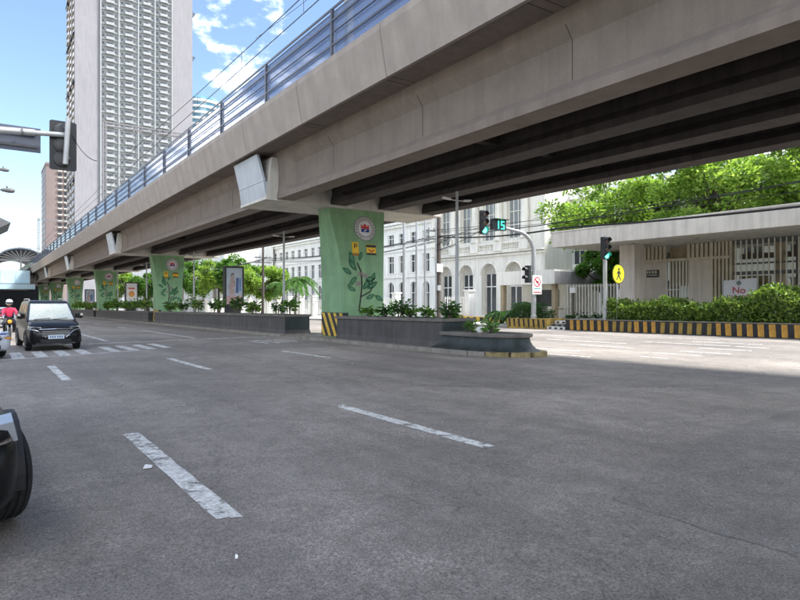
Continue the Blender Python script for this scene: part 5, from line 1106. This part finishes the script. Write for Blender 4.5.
body = [(0,.18,.93,.17,.14),(0,.15,1.15,.16,.12),(0,.10,1.38,.18,.12),(0,.08,1.5,.07),(0,.06,1.58,.06),
        (.19,.08,1.40,.07),(.30,-.05,1.18,.055),(.33,-.28,1.06,.04),(-.19,.08,1.40,.07),(-.30,-.05,1.18,.055),(-.33,-.28,1.06,.04),
        (.13,.12,.90,.1),(.21,-.28,.80,.075),(.19,-.05,.42,.05),(-.13,.12,.90,.1),(-.21,-.28,.80,.075),(-.19,-.05,.42,.05)]
skinned('body', body, [(0,1),(1,2),(2,3),(3,4),(2,5),(5,6),(6,7),(2,8),(8,9),(9,10),(0,11),(11,12),(12,13),(0,14),(14,15),(15,16)], mat('rider_trousers', (.03, .03, .04), rough=.9), rd)
jk = [(0,.17,1.0,.185,.155),(0,.15,1.16,.18,.14),(0,.10,1.38,.2,.14),(0,.085,1.47,.1),(.19,.08,1.41,.085),(.30,-.05,1.18,.07),(.325,-.22,1.08,.055),(-.19,.08,1.41,.085),(-.30,-.05,1.18,.07),(-.325,-.22,1.08,.055)]
skinned('jacket', jk, [(0,1),(1,2),(2,3),(2,4),(4,5),(5,6),(2,7),(7,8),(8,9)], mat('red_jacket', (.55, .03, .08), rough=.8, var=.15, scale=6), rd)
part('head', MB().lathe([(.02, -.13), (.075, -.1), (.09, 0), (.085, .08), (.02, .12)], (0, .03, 1.68), 16), mat('skin', (.35, .2, .14), rough=.6), rd, smooth=60, local=True)
part('helmet', MB().lathe([(.12, -.06), (.14, .0), (.135, .08), (.09, .15), (.01, .17)], (0, .05, 1.69), 18), white, rd, smooth=60, local=True)
part('visor', MB().lathe([(.128, -.03), (.142, .01), (.138, .06)], (0, .035, 1.68), 18), carglass, rd, smooth=60, local=True)
for s in (-1, 1):
    hv = [(s*.33,-.27,1.06,.032,.02),(s*.335,-.33,1.045,.036,.018)]; he = [(0,1)]
    for k in range(4): b = len(hv); hv += [(s*(.31+.017*k),-.37,1.045,.010),(s*(.31+.017*k),-.395,1.025,.009),(s*(.31+.017*k),-.38,1.005,.008)]; he += [(1,b),(b,b+1),(b+1,b+2)]
    b = len(hv); hv += [(s*.30,-.33,1.03,.011),(s*.30,-.355,1.012,.009)]; he += [(1,b),(b,b+1)]
    skinned('hand', hv, he, mat('skin', (.35, .2, .14)), rd)
    part('shoe', MB().loft([[(s*.19-.05, -.02, .36), (s*.19+.05, -.02, .36), (s*.19+.04, -.02, .46), (s*.19-.04, -.02, .46)], [(s*.19-.05, -.24, .36), (s*.19+.05, -.24, .36), (s*.19+.03, -.24, .40), (s*.19-.03, -.24, .40)]]), black, rd, local=True)

# ------------------------------------------------------------------ scraps on the road
for i, (x, y) in enumerate(((1.25, 5.87), (1.23, 3.46), (7.7, 13.2))):
    m = MB(); s = .045 if i == 0 else .010
    solo('paper_scrap', m.loft([[(x-s, y, G(y)+.008), (x+s*.6, y-s*.6, G(y)+.012), (x+s, y+s*.8, G(y)+.02), (x-s*.3, y+s*1.2, G(y)+.03)], [(x-s, y, G(y)+.012), (x+s*.6, y-s*.6, G(y)+.016), (x+s, y+s*.8, G(y)+.024), (x-s*.3, y+s*1.2, G(y)+.034)]]), white, 'small crumpled white scrap of paper lying on the asphalt', 'litter', 'paper scraps on the road')
